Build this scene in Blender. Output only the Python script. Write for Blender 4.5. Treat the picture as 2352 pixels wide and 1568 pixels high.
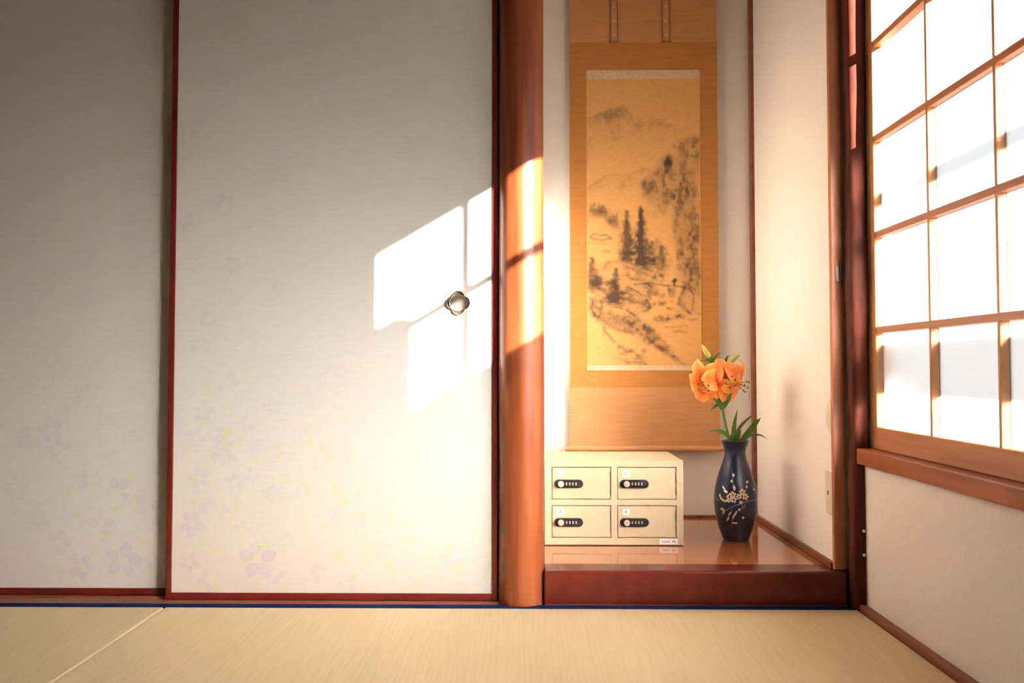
import bpy, bmesh, math, random
import numpy as np
from mathutils import Vector, Matrix

for o in list(bpy.data.objects):
    bpy.data.objects.remove(o, do_unlink=True)
SC = bpy.context.scene
COL = SC.collection
R = math.radians

# ------------------------------------------------------------------ camera
cd = bpy.data.cameras.new('camera')
cam = bpy.data.objects.new('camera', cd)
COL.objects.link(cam)
cd.sensor_width = 36.0
cd.lens = 1895.0 / 2352.0 * 36.0
cam.location = (0.0, -2.262, 0.66)
cam.rotation_euler = (R(90 + 1.84), 0, R(0.756))
cd.clip_start = 0.02
cd.dof.use_dof = True
cd.dof.focus_distance = 2.65
cd.dof.aperture_fstop = 5.0
SC.camera = cam

# ------------------------------------------------------------------ sky, sun, exposure
wd = bpy.data.worlds.new('sky')
SC.world = wd
wd.use_nodes = True
bg = wd.node_tree.nodes['Background']
bg.inputs['Color'].default_value = (0.86, 0.93, 1.0, 1)
bg.inputs['Strength'].default_value = 1.0

SUN = Vector((-1.0, 1.10, -0.59)).normalized()
sd = bpy.data.lights.new('sun', 'SUN')
sd.energy = 34.0
sd.angle = R(0.6)
sd.color = (1.0, 0.905, 0.80)
sun = bpy.data.objects.new('sun', sd)
COL.objects.link(sun)
sun.rotation_euler = SUN.to_track_quat('-Z', 'Y').to_euler()
sun.location = (3, -3, 4)

vs = SC.view_settings
vs.view_transform = 'Standard'
vs.look = 'None'
vs.gamma = 1.0
vs.use_curve_mapping = False
vs.exposure = 0.6
SC.cycles.sample_clamp_indirect = 60.0
SC.cycles.blur_glossy = 0.3

# ------------------------------------------------------------------ materials
MATS = {}


def srgb(r, g, b):
    f = lambda c: ((c / 255 + 0.055) / 1.055) ** 2.4 if c > 10 else c / 255 / 12.92
    return (f(r), f(g), f(b), 1)


def newmat(name):
    m = bpy.data.materials.new(name)
    m.use_nodes = True
    nt = m.node_tree
    b = nt.nodes['Principled BSDF']
    MATS[name] = m
    return m, nt, b


def N(nt, typ, **kw):
    n = nt.nodes.new(typ)
    for k, v in kw.items():
        if k in n.inputs.keys():
            n.inputs[k].default_value = v
        else:
            setattr(n, k, v)
    return n


def coords(nt, scale, kind='Object'):
    tc = N(nt, 'ShaderNodeTexCoord')
    mp = N(nt, 'ShaderNodeMapping')
    mp.inputs['Scale'].default_value = scale
    nt.links.new(tc.outputs[kind], mp.inputs['Vector'])
    return mp.outputs['Vector']


def ramp(nt, fac, stops):
    r = N(nt, 'ShaderNodeValToRGB')
    els = r.color_ramp.elements
    while len(els) < len(stops):
        els.new(0.5)
    for e, (p, c) in zip(els, stops):
        e.position = p
        e.color = c
    nt.links.new(fac, r.inputs['Fac'])
    return r.outputs['Color']


def bump(nt, b, height, strength, dist=0.002):
    bp = N(nt, 'ShaderNodeBump')
    bp.inputs['Strength'].default_value = strength
    bp.inputs['Distance'].default_value = dist
    nt.links.new(height, bp.inputs['Height'])
    nt.links.new(bp.outputs['Normal'], b.inputs['Normal'])


def plain(name, col, rough=0.5, spec=0.5, metal=0.0, var=0.06, nscale=40, bstr=0.0, coat=0.0):
    m, nt, b = newmat(name)
    n = N(nt, 'ShaderNodeTexNoise')
    n.inputs['Scale'].default_value = nscale
    n.inputs['Detail'].default_value = 4
    nt.links.new(coords(nt, (1, 1, 1)), n.inputs['Vector'])
    lo = tuple(c * (1 - var) for c in col[:3]) + (1,)
    hi = tuple(min(1, c * (1 + var)) for c in col[:3]) + (1,)
    nt.links.new(ramp(nt, n.outputs['Fac'], [(0.3, lo), (0.7, hi)]), b.inputs['Base Color'])
    b.inputs['Roughness'].default_value = rough
    b.inputs['Specular IOR Level'].default_value = spec
    b.inputs['Metallic'].default_value = metal
    b.inputs['Coat Weight'].default_value = coat
    b.inputs['Coat Roughness'].default_value = 0.12
    if bstr:
        bump(nt, b, n.outputs['Fac'], bstr)
    return m


def wood(name, dark, mid, light, axis='z', rough=0.35, spec=0.5, fine=60, stretch=0.05, bstr=0.08,
         coat=0.0, knots=False):
    m, nt, b = newmat(name)
    sc = [1, 1, 1]
    sc['xyz'.index(axis)] = stretch
    v = coords(nt, tuple(sc))
    n1 = N(nt, 'ShaderNodeTexNoise')
    n1.inputs['Scale'].default_value = fine
    n1.inputs['Detail'].default_value = 6
    n1.inputs['Distortion'].default_value = 0.4
    nt.links.new(v, n1.inputs['Vector'])
    n2 = N(nt, 'ShaderNodeTexNoise')
    n2.inputs['Scale'].default_value = fine * 0.22
    n2.inputs['Detail'].default_value = 3
    n2.inputs['Distortion'].default_value = 0.8
    nt.links.new(v, n2.inputs['Vector'])
    mx = N(nt, 'ShaderNodeMath', operation='MULTIPLY_ADD')
    mx.inputs[1].default_value = 0.45
    nt.links.new(n1.outputs['Fac'], mx.inputs[0])
    m2 = N(nt, 'ShaderNodeMath', operation='MULTIPLY')
    m2.inputs[1].default_value = 0.55
    nt.links.new(n2.outputs['Fac'], m2.inputs[0])
    nt.links.new(m2.outputs[0], mx.inputs[2])
    col = ramp(nt, mx.outputs[0], [(0.33, dark), (0.5, mid), (0.66, light)])
    if knots:
        sc2 = [9, 9, 9]
        sc2['xyz'.index(axis)] = 2.2
        vo = N(nt, 'ShaderNodeTexVoronoi')
        vo.inputs['Scale'].default_value = 1.0
        nt.links.new(coords(nt, tuple(sc2)), vo.inputs['Vector'])
        k = ramp(nt, vo.outputs['Distance'], [(0.03, (0.25, 0.2, 0.2, 1)), (0.16, (1, 1, 1, 1))])
        mm = N(nt, 'ShaderNodeMixRGB', blend_type='MULTIPLY')
        mm.inputs['Fac'].default_value = 0.7
        nt.links.new(col, mm.inputs['Color1'])
        nt.links.new(k, mm.inputs['Color2'])
        col = mm.outputs['Color']
    nt.links.new(col, b.inputs['Base Color'])
    b.inputs['Roughness'].default_value = rough
    b.inputs['Specular IOR Level'].default_value = spec
    b.inputs['Coat Weight'].default_value = coat
    b.inputs['Coat Roughness'].default_value = 0.08
    bump(nt, b, n1.outputs['Fac'], bstr, 0.001)
    return m


plain('plaster', (0.84, 0.785, 0.725), rough=0.9, spec=0.1, var=0.03, nscale=160, bstr=0.25)
plain('room_plaster', (0.34, 0.28, 0.21), rough=0.9, spec=0.1, var=0.05, nscale=90, bstr=0.2)
plain('ceiling_board', (0.30, 0.19, 0.10), rough=0.7, var=0.1, nscale=8)
plain('lacquer_red', (0.135, 0.012, 0.008), rough=0.35, var=0.12, nscale=30)
plain('lacquer_dark', (0.12, 0.014, 0.009), rough=0.26, spec=0.35, var=0.15, nscale=25, coat=0.12)
wood('pillar_wood', (0.14, 0.030, 0.010, 1), (0.27, 0.068, 0.022, 1), (0.38, 0.12, 0.042, 1),
     rough=0.38, spec=0.35, fine=38, stretch=0.06, bstr=0.12, coat=0.08, knots=True)
wood('post_wood', (0.34, 0.11, 0.045, 1), (0.50, 0.185, 0.08, 1), (0.60, 0.26, 0.12, 1), rough=0.45, fine=55, stretch=0.05)
wood('bark_wood', (0.035, 0.008, 0.006, 1), (0.12, 0.028, 0.017, 1), (0.22, 0.062, 0.036, 1), rough=0.6, spec=0.12, fine=26, stretch=0.22, bstr=0.3)
wood('sill_wood', (0.20, 0.045, 0.014, 1), (0.33, 0.085, 0.027, 1), (0.42, 0.125, 0.042, 1), axis='y', rough=0.42, spec=0.3, fine=55)
wood('sash_wood', (0.42, 0.15, 0.055, 1), (0.54, 0.215, 0.085, 1), (0.61, 0.27, 0.115, 1), axis='y', rough=0.5, fine=50)
wood('bar_wood', (0.46, 0.20, 0.075, 1), (0.56, 0.27, 0.11, 1), (0.64, 0.33, 0.15, 1), axis='z', rough=0.5, fine=50)
wood('board_wood', (0.34, 0.10, 0.036, 1), (0.43, 0.14, 0.05, 1), (0.50, 0.18, 0.068, 1), axis='x', rough=0.09, spec=0.7, fine=30,
     stretch=0.06, bstr=0.01, coat=0.6)
wood('track_wood', (0.16, 0.055, 0.032, 1), (0.24, 0.085, 0.05, 1), (0.32, 0.12, 0.075, 1), axis='x', rough=0.4, fine=45)
wood('trim_wood', (0.16, 0.045, 0.020, 1), (0.24, 0.07, 0.030, 1), (0.30, 0.095, 0.045, 1), axis='y', rough=0.4, fine=45)
wood('beam_wood', (0.10, 0.035, 0.016, 1), (0.17, 0.06, 0.028, 1), (0.23, 0.085, 0.04, 1), axis='x', rough=0.5, fine=35)
wood('blocker_wood', (0.20, 0.14, 0.09, 1), (0.28, 0.20, 0.13, 1), (0.34, 0.25, 0.17, 1), axis='z', rough=0.7, fine=30)

# tatami: fine rush ribs along y
m, nt, b = newmat('tatami')
v = coords(nt, (1, 1, 1))
w = N(nt, 'ShaderNodeTexWave', wave_type='BANDS', bands_direction='X')
w.inputs['Scale'].default_value = 24
w.inputs['Distortion'].default_value = 0.35
w.inputs['Detail'].default_value = 1
nt.links.new(v, w.inputs['Vector'])
n = N(nt, 'ShaderNodeTexNoise')
n.inputs['Scale'].default_value = 120
n.inputs['Detail'].default_value = 5
nt.links.new(coords(nt, (1, 0.05, 1)), n.inputs['Vector'])
n2 = N(nt, 'ShaderNodeTexNoise')
n2.inputs['Scale'].default_value = 5
n2.inputs['Detail'].default_value = 3
nt.links.new(coords(nt, (1, 0.3, 1)), n2.inputs['Vector'])
ad = N(nt, 'ShaderNodeMath', operation='MULTIPLY_ADD')
ad.inputs[1].default_value = 0.05
nt.links.new(w.outputs['Fac'], ad.inputs[0])
ml = N(nt, 'ShaderNodeMath', operation='MULTIPLY_ADD')
ml.inputs[1].default_value = 0.55
nt.links.new(n.outputs['Fac'], ml.inputs[0])
ml2 = N(nt, 'ShaderNodeMath', operation='MULTIPLY')
ml2.inputs[1].default_value = 0.33
nt.links.new(n2.outputs['Fac'], ml2.inputs[0])
nt.links.new(ml2.outputs[0], ml.inputs[2])
nt.links.new(ml.outputs[0], ad.inputs[2])
c = ramp(nt, ad.outputs[0], [(0.25, (0.62, 0.485, 0.29, 1)), (0.48, (0.68, 0.54, 0.335, 1)), (0.72, (0.725, 0.585, 0.375, 1))])
nt.links.new(c, b.inputs['Base Color'])
b.inputs['Roughness'].default_value = 0.75
b.inputs['Specular IOR Level'].default_value = 0.2
bump(nt, b, ad.outputs[0], 0.12, 0.001)

plain('border_cloth', (0.010, 0.018, 0.075), rough=0.9, spec=0.05, var=0.3, nscale=300)


def attr_mat(name, build, rough=0.8, spec=0.15, fine=None):
    m, nt, b = newmat(name)
    a = N(nt, 'ShaderNodeAttribute')
    a.attribute_name = 'print'
    sep = N(nt, 'ShaderNodeSeparateColor')
    nt.links.new(a.outputs['Color'], sep.inputs['Color'])
    col = build(nt, sep)
    nt.links.new(col, b.inputs['Base Color'])
    b.inputs['Roughness'].default_value = rough
    b.inputs['Specular IOR Level'].default_value = spec
    return m, nt, b


def mixc(nt, fac, c1, c2):
    mx = N(nt, 'ShaderNodeMixRGB')
    for i, c in ((1, c1), (2, c2)):
        if isinstance(c, tuple):
            mx.inputs[i].default_value = c
        else:
            nt.links.new(c, mx.inputs[i])
    nt.links.new(fac, mx.inputs[0])
    return mx.outputs['Color']


def fus(nt, sep):
    n = N(nt, 'ShaderNodeTexNoise')
    n.inputs['Scale'].default_value = 140
    n.inputs['Detail'].default_value = 3
    nt.links.new(coords(nt, (0.15, 1, 1)), n.inputs['Vector'])
    base = ramp(nt, n.outputs['Fac'], [(0.3, (0.675, 0.675, 0.655, 1)), (0.7, (0.715, 0.715, 0.695, 1))])
    c = mixc(nt, sep.outputs['Blue'], base, (0.74, 0.58, 0.49, 1))
    c = mixc(nt, sep.outputs['Green'], c, (0.63, 0.66, 0.26, 1))
    c = mixc(nt, sep.outputs['Red'], c, (0.50, 0.40, 0.66, 1))
    return c


attr_mat('fusuma_paper', fus)


def painting(nt, sep):
    n = N(nt, 'ShaderNodeTexNoise')
    n.inputs['Scale'].default_value = 220
    nt.links.new(coords(nt, (0.2, 1, 1)), n.inputs['Vector'])
    silk = ramp(nt, n.outputs['Fac'], [(0.3, (0.66, 0.35, 0.125, 1)), (0.7, (0.73, 0.40, 0.15, 1))])
    return mixc(nt, sep.outputs['Red'], silk, (0.055, 0.036, 0.032, 1))


attr_mat('painted_silk', painting)


def cloth(name, col, var=0.08):
    m, nt, b = newmat(name)
    n = N(nt, 'ShaderNodeTexNoise')
    n.inputs['Scale'].default_value = 90
    n.inputs['Detail'].default_value = 4
    nt.links.new(coords(nt, (0.12, 1, 1)), n.inputs['Vector'])
    lo = tuple(c * (1 - var) for c in col) + (1,)
    hi = tuple(c * (1 + var) for c in col) + (1,)
    nt.links.new(ramp(nt, n.outputs['Fac'], [(0.3, lo), (0.7, hi)]), b.inputs['Base Color'])
    b.inputs['Roughness'].default_value = 0.75
    b.inputs['Specular IOR Level'].default_value = 0.15
    bump(nt, b, n.outputs['Fac'], 0.1, 0.0005)
    return m


cloth('scroll_silk', (0.58, 0.285, 0.125))
cloth('scroll_border', (0.50, 0.215, 0.060))
m, nt, b = newmat('brocade')
ch = N(nt, 'ShaderNodeTexVoronoi')
ch.inputs['Scale'].default_value = 130
nt.links.new(coords(nt, (1, 1, 1)), ch.inputs['Vector'])
nt.links.new(ramp(nt, ch.outputs['Distance'], [(0.2, (0.60, 0.42, 0.24, 1)), (0.6, (0.70, 0.52, 0.34, 1))]), b.inputs['Base Color'])
b.inputs['Roughness'].default_value = 0.6
plain('ribbon_edge', (0.30, 0.13, 0.05), rough=0.7)

plain('locker_paint', (0.53, 0.445, 0.30), rough=0.42, var=0.015, nscale=60)
plain('black_plastic', (0.016, 0.014, 0.014), rough=0.4)
plain('dial_grey', (0.40, 0.38, 0.38), rough=0.5)
plain('silver', (0.72, 0.64, 0.58), rough=0.3, metal=0.4, var=0.03)
plain('label_white', (0.82, 0.82, 0.80), rough=0.6, var=0.01)
plain('label_ink', (0.04, 0.04, 0.05), rough=0.7)
plain('label_faint_ink', (0.38, 0.35, 0.33), rough=0.7)
plain('vase_glaze', (0.010, 0.018, 0.052), rough=0.28, var=0.25, nscale=14, coat=0.15)
plain('vase_enamel', (0.66, 0.57, 0.45), rough=0.5, var=0.15, nscale=120)
plain('vase_enamel_grey', (0.36, 0.33, 0.31), rough=0.5, var=0.15, nscale=120)
plain('handle_brass', (0.26, 0.17, 0.11), rough=0.32, metal=0.75, var=0.15, nscale=60)
plain('handle_dish', (0.36, 0.335, 0.29), rough=0.28, metal=0.6, var=0.04)
plain('latch_metal', (0.10, 0.085, 0.07), rough=0.4, metal=0.8)
plain('latch_plate', (0.30, 0.22, 0.15), rough=0.4, metal=0.6)
plain('switch_plastic', (0.70, 0.62, 0.48), rough=0.45, var=0.02)
plain('dark_slot', (0.02, 0.018, 0.016), rough=0.6)
plain('rail_metal', (0.45, 0.46, 0.50), rough=0.5, var=0.03)
plain('outside_ground', (0.16, 0.15, 0.13), rough=0.95, var=0.12, nscale=6)
plain('white_pin', (0.8, 0.78, 0.75), rough=0.4)
plain('roller_wood', (0.50, 0.27, 0.12), rough=0.4)


def leafmat(name, col, col2, trans=0.25):
    m, nt, b = newmat(name)
    n = N(nt, 'ShaderNodeTexNoise')
    n.inputs['Scale'].default_value = 55
    n.inputs['Detail'].default_value = 3
    nt.links.new(coords(nt, (1, 1, 1)), n.inputs['Vector'])
    c = ramp(nt, n.outputs['Fac'], [(0.35, col), (0.65, col2)])
    nt.links.new(c, b.inputs['Base Color'])
    b.inputs['Roughness'].default_value = 0.45
    b.inputs['Specular IOR Level'].default_value = 0.3
    tr = N(nt, 'ShaderNodeBsdfTranslucent')
    nt.links.new(c, tr.inputs['Color'])
    mx = N(nt, 'ShaderNodeMixShader')
    mx.inputs['Fac'].default_value = trans
    nt.links.new(b.outputs['BSDF'], mx.inputs[1])
    nt.links.new(tr.outputs['BSDF'], mx.inputs[2])
    nt.links.new(mx.outputs['Shader'], nt.nodes['Material Output'].inputs['Surface'])
    return m


m = leafmat('lily_petal', (0.90, 0.24, 0.045, 1), (0.95, 0.31, 0.07, 1), 0.3)
nt = m.node_tree
a = N(nt, 'ShaderNodeAttribute')
a.attribute_name = 'tone'
pc = ramp(nt, a.outputs['Fac'], [(0.12, (0.86, 0.15, 0.03, 1)), (0.45, (0.95, 0.30, 0.06, 1)), (0.85, (0.97, 0.47, 0.13, 1))])
for nd in nt.nodes:
    if nd.type == 'BSDF_PRINCIPLED':
        nt.links.new(pc, nd.inputs['Base Color'])
    if nd.type == 'BSDF_TRANSLUCENT':
        nt.links.new(pc, nd.inputs['Color'])
leafmat('lily_leaf', (0.07, 0.15, 0.022, 1), (0.13, 0.24, 0.045, 1), 0.2)
leafmat('lily_stem', (0.14, 0.24, 0.05, 1), (0.21, 0.33, 0.08, 1), 0.05)
leafmat('lily_bud', (0.55, 0.58, 0.12, 1), (0.70, 0.66, 0.20, 1), 0.15)
plain('anther', (0.10, 0.025, 0.012), rough=0.8)

# clear glass and frosted glass
m, nt, b = newmat('clear_glass')
nt.nodes.remove(b)
t = N(nt, 'ShaderNodeBsdfTransparent')
t.inputs['Color'].default_value = (0.96, 0.97, 0.96, 1)
g = N(nt, 'ShaderNodeBsdfGlossy')
g.inputs['Roughness'].default_value = 0.02
mx = N(nt, 'ShaderNodeMixShader')
mx.inputs['Fac'].default_value = 0.05
nt.links.new(t.outputs[0], mx.inputs[1])
nt.links.new(g.outputs[0], mx.inputs[2])
nt.links.new(mx.outputs[0], nt.nodes['Material Output'].inputs['Surface'])

m, nt, b = newmat('frosted_glass')
nt.nodes.remove(b)
rf = N(nt, 'ShaderNodeBsdfRefraction')
rf.inputs['IOR'].default_value = 1.3
rf.inputs['Roughness'].default_value = 0.72
tl = N(nt, 'ShaderNodeBsdfTranslucent')
nn = N(nt, 'ShaderNodeTexNoise')
nn.inputs['Scale'].default_value = 300
nt.links.new(coords(nt, (1, 1, 1)), nn.inputs['Vector'])
c = ramp(nt, nn.outputs['Fac'], [(0.3, (0.93, 0.93, 0.93, 1)), (0.7, (0.97, 0.97, 0.97, 1))])
nt.links.new(c, tl.inputs['Color'])
nt.links.new(c, rf.inputs['Color'])
mx = N(nt, 'ShaderNodeMixShader')
mx.inputs['Fac'].default_value = 0.15
nt.links.new(rf.outputs[0], mx.inputs[1])
nt.links.new(tl.outputs[0], mx.inputs[2])
nt.links.new(mx.outputs[0], nt.nodes['Material Output'].inputs['Surface'])

# ------------------------------------------------------------------ object helpers
WLOC = {}


def base(parent):
    return WLOC[parent.name] if parent else Vector((0, 0, 0))


def reg(o, loc, parent):
    loc = Vector(loc)
    COL.objects.link(o)
    if parent:
        o.parent = parent
    o.location = loc - base(parent)
    WLOC[o.name] = loc
    return o


def empty(name, loc, parent=None):
    o = bpy.data.objects.new(name, None)
    o.empty_display_size = 0.05
    return reg(o, loc, parent)


def tag(o, label=None, cat=None, group=None, kind=None):
    if label:
        o['label'] = label
    if cat:
        o['category'] = cat
    if group:
        o['group'] = group
    if kind:
        o['kind'] = kind
    return o


class MB:
    """collects shapes in world coordinates, links them as one mesh object"""

    def __init__(self):
        self.v, self.f, self.mi, self.cur = [], [], [], 0

    def add(self, vs, fs):
        k = len(self.v)
        self.v += [tuple(p) for p in vs]
        for f in fs:
            self.f.append(tuple(i + k for i in f))
            self.mi.append(self.cur)
        return self

    def box(self, x0, x1, y0, y1, z0, z1):
        vs = [(x, y, z) for z in (z0, z1) for y in (y0, y1) for x in (x0, x1)]
        return self.add(vs, [(0, 2, 3, 1), (4, 5, 7, 6), (0, 1, 5, 4), (2, 6, 7, 3), (0, 4, 6, 2), (1, 3, 7, 5)])

    def tube(self, pts, rad, seg=10, caps=True):
        pts = [Vector(p) for p in pts]
        n = len(pts)
        rads = rad if isinstance(rad, (list, tuple)) else [rad] * n
        vs, fs = [], []
        ref = None
        for i, p in enumerate(pts):
            t = (pts[min(i + 1, n - 1)] - pts[max(i - 1, 0)]).normalized()
            if ref is None:
                ref = t.orthogonal().normalized()
            ref = (ref - t * ref.dot(t)).normalized()
            bb = t.cross(ref)
            for k in range(seg):
                a = 2 * math.pi * k / seg
                vs.append(p + (ref * math.cos(a) + bb * math.sin(a)) * rads[i])
        for i in range(n - 1):
            for k in range(seg):
                k2 = (k + 1) % seg
                fs.append((i * seg + k, i * seg + k2, (i + 1) * seg + k2, (i + 1) * seg + k))
        if caps:
            fs.append(tuple(range(seg - 1, -1, -1)))
            fs.append(tuple((n - 1) * seg + k for k in range(seg)))
        return self.add(vs, fs)

    def lathe(self, prof, cx, cy, seg=48, axis='z', cz=0.0):
        """prof: list of (radius, height)"""
        vs, fs = [], []
        n = len(prof)
        for r, h in prof:
            for k in range(seg):
                a = 2 * math.pi * k / seg
                c, s = r * math.cos(a), r * math.sin(a)
                vs.append((cx + c, cy + s, h) if axis == 'z' else
                          ((cx + c, h, cz + s) if axis == 'y' else (h, cy + c, cz + s)))
        for i in range(n - 1):
            for k in range(seg):
                k2 = (k + 1) % seg
                fs.append((i * seg + k, i * seg + k2, (i + 1) * seg + k2, (i + 1) * seg + k))
        fs.append(tuple(range(seg - 1, -1, -1)))
        fs.append(tuple((n - 1) * seg + k for k in range(seg)))
        return self.add(vs, fs)

    def build(self, name, mat, parent=None, smooth=False, bevel=0, seg=2, origin=None):
        P = np.array(self.v)
        lo, hi = P.min(0), P.max(0)
        c = Vector(origin) if origin is not None else Vector(((lo[0] + hi[0]) / 2, (lo[1] + hi[1]) / 2, lo[2]))
        me = bpy.data.meshes.new(name)
        me.from_pydata([tuple(Vector(p) - c) for p in self.v], [], self.f)
        mats = mat if isinstance(mat, (list, tuple)) else [mat]
        for q in mats:
            me.materials.append(MATS[q])
        for p, i in zip(me.polygons, self.mi):
            p.material_index = i
        bm = bmesh.new()
        bm.from_mesh(me)
        bmesh.ops.recalc_face_normals(bm, faces=bm.faces)
        if bevel:
            es = [e for e in bm.edges if len(e.link_faces) == 2 and e.calc_face_angle(0) > 0.6]
            bmesh.ops.bevel(bm, geom=es, offset=bevel, segments=seg, profile=0.5, affect='EDGES', clamp_overlap=True)
        bm.to_mesh(me)
        bm.free()
        if smooth:
            me.polygons.foreach_set('use_smooth', [True] * len(me.polygons))
            me.update()
            try:
                me.set_sharp_from_angle(angle=R(40))
            except Exception:
                pass
        o = bpy.data.objects.new(name, me)
        return reg(o, c, parent)


def box(name, x0, x1, y0, y1, z0, z1, mat, parent=None, bevel=0.0, seg=2):
    return MB().box(x0, x1, y0, y1, z0, z1).build(name, mat, parent, bevel=bevel, seg=seg)


# ------------------------------------------------------------------ room shell
XL, YR, ZC = -2.92, -3.75, 2.45
tag(box('floor', XL - 0.1, 1.02, YR - 0.1, 0.95, -0.12, -0.05, 'room_plaster'),
    'bare subfloor under the straw mats', kind='structure')
tag(box('ceiling', XL - 0.1, 1.05, YR - 0.1, 0.98, ZC, ZC + 0.05, 'ceiling_board'),
    'dark board ceiling above the frame', kind='structure')
tag(box('wall_left', XL - 0.08, XL, YR - 0.08, 0.25, -0.05, ZC, 'room_plaster'),
    'plain wall left of the sliding doors, outside the frame', kind='structure')
tag(box('wall_rear', XL - 0.08, 1.03, YR - 0.08, YR, -0.05, ZC, 'room_plaster'),
    'plain wall behind the camera', kind='structure')
# wall behind the sliding doors and plaster above the lintel
w = MB()
w.box(XL, -0.03, 0.20, 0.25, -0.05, ZC)
w.box(XL, -0.06, 0.085, 0.19, 1.90, ZC)
tag(w.build('wall_back', 'room_plaster'), 'closet wall behind and above the sliding doors', kind='structure')
tag(box('trim_1', XL, -0.075, 0.07, 0.199, 1.80, 1.90, 'beam_wood', bevel=0.003),
    'dark lintel beam over the sliding doors', kind='structure')

# right wall with the window opening
WX, GX = 0.937, 1.03
NP2 = 2  # pane columns of the added second window, picked for the brightness on the doors
WY0 = -1.5005 - 0.352 - 0.2805 * (NP2 - 1) - 0.001          # near end of the window opening
w = MB()
w.box(WX, GX, YR, 0.0215, -0.05, 0.397)
w.box(WX, GX, YR, WY0 - 0.05, 0.397, ZC)
w.box(WX, GX, WY0 - 0.05, 0.0215, 1.90, ZC)
w.box(0.9585, GX, 0.0203, 0.16, -0.05, ZC)
tag(w.build('wall_right', 'plaster'), 'cream plaster wall under the lattice window', kind='structure')

# alcove shell
w = MB()
w.box(-0.03, 0.96, 0.90, 0.95, 0.0, ZC)
tag(w.build('wall_alcove_back', 'plaster'), 'white plaster back wall of the alcove behind the scroll', kind='structure')
tag(MB().box(0.882, 0.958, 0.1505, 0.90, 0.0, ZC).box(0.882, 0.958, 0.0953, 0.1505, 0.0946, ZC).build('wall_alcove_right', 'plaster'),
    'white plaster side wall of the alcove beside the flower vase', kind='structure')
tag(box('wall_alcove_left', -0.03, 0.005, 0.175, 0.90, 0.0, ZC, 'plaster'),
    'alcove side wall hidden behind the log pillar', kind='structure')
tag(box('trim_2', 0.868, 0.8815, 0.0955, 0.868, 0.0946, 0.112, 'trim_wood', bevel=0.001),
    'reddish wooden skirting along the right side of the alcove', kind='structure')
tag(box('trim_3', 0.006, 0.868, 0.889, 0.8995, 0.0935, 0.103, 'trim_wood', bevel=0.001),
    'thin dark red skirting along the back of the alcove', kind='structure')
tag(box('trim_4', 0.869, 0.8995, 0.869, 0.8995, 0.0935, ZC - 0.001, 'trim_wood', bevel=0.003),
    'slim reddish corner batten at the back of the alcove', kind='structure')
tag(box('trim_5', 0.058, 0.8815, 0.0955, 0.15, 2.05, 2.13, 'beam_wood', bevel=0.003),
    'lintel beam across the top of the alcove opening', kind='structure')
tag(box('wall_alcove_top', 0.058, 0.8815, 0.0975, 0.145, 2.13, ZC, 'plaster'),
    'plaster strip above the alcove lintel', kind='structure')

# sliding-door track and mat edging
w = MB()
w.box(XL, -0.068, 0.0585, 0.199, -0.05, -0.004)
w.box(XL, -0.068, 0.0585, 0.0935, -0.005, 0.001)
w.box(XL, -0.068, 0.1265, 0.137, -0.005, 0.001)
tag(w.build('trim_6', 'track_wood'), 'grooved wooden floor track under the sliding doors', kind='structure')
tag(box('trim_7', 0.062, 0.900, 0.0585, 0.0615, -0.05, 0.0015, 'track_wood'),
    'narrow wooden edging between the mats and the alcove step', kind='structure')
tag(box('baseboard_right', 0.917, WX - 0.0005, YR, 0.0212, -0.05, 0.016, 'trim_wood', bevel=0.002),
    'narrow reddish floor strip along the window wall', kind='structure')

# outside ground
tag(box('ground', 1.03, 14, -14, 8, -0.7, -0.55, 'outside_ground'), 'pale ground outside the window', kind='structure')

# ------------------------------------------------------------------ window
SX0, SX1 = 0.957, 0.985
zs = [0.500, 0.763, 1.022, 1.285, 1.547, 1.806]     # rail top, four bars, top rail underside
hb = 0.0085


def sash(name, label, shift, clear_from, np_=5):
    win = tag(empty(name, (0.97, -0.72 + shift, 0.44)), label, kind='structure')
    ys = [v + shift for v in [-0.012] + [-0.3085 - 0.2805 * i for i in range(np_ - 1)] + [-0.318 - 0.2805 * (np_ - 1)]]
    ya, yb = ys[-1] - 0.034, 0.020 + shift
    box('bottom_rail', SX0, SX1, ya, yb, 0.4405, 0.500, 'sash_wood', win, bevel=0.002)
    box('top_rail', SX0, SX1, ya, yb, 1.806, 1.86, 'sash_wood', win, bevel=0.002)
    box('stile', SX0, SX1, ys[0], yb, 0.500, 1.806, 'bar_wood', win, bevel=0.002)
    box('stile', SX0, SX1, ya, ys[-1], 0.500, 1.806, 'bar_wood', win, bevel=0.002)
    for z in zs[1:5]:
        box('crossbar', SX0 + 0.002, SX1 - 0.001, ys[-1], ys[0], z - hb, z + hb, 'sash_wood', win, bevel=0.0012)
    for y in ys[1:-1]:
        for j in range(5):
            z0 = zs[j] + (hb if j else 0)
            z1 = zs[j + 1] - (hb if j < 4 else 0)
            box('upright_bar', SX0 + 0.001, SX1 - 0.002, y - 0.005, y + 0.005, z0, z1, 'bar_wood', win, bevel=0.001)
    for j in range(5):
        for i in range(np_):
            y1 = ys[i] - (0.005 if i else 0)
            y0 = ys[i + 1] + (0.005 if i < np_ - 1 else 0)
            z0 = zs[j] + (hb if j else 0)
            z1 = zs[j + 1] - (hb if j < 4 else 0)
            if j >= clear_from:
                MB().add([(0.9775, y0, z0), (0.9775, y1, z0), (0.9775, y1, z1), (0.9775, y0, z1)], [(0, 1, 2, 3)]).build('pane', 'clear_glass', win)
            else:
                box('pane', 0.9755, 0.9795, y0, y1, z0, z1, 'frosted_glass', win)


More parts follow.
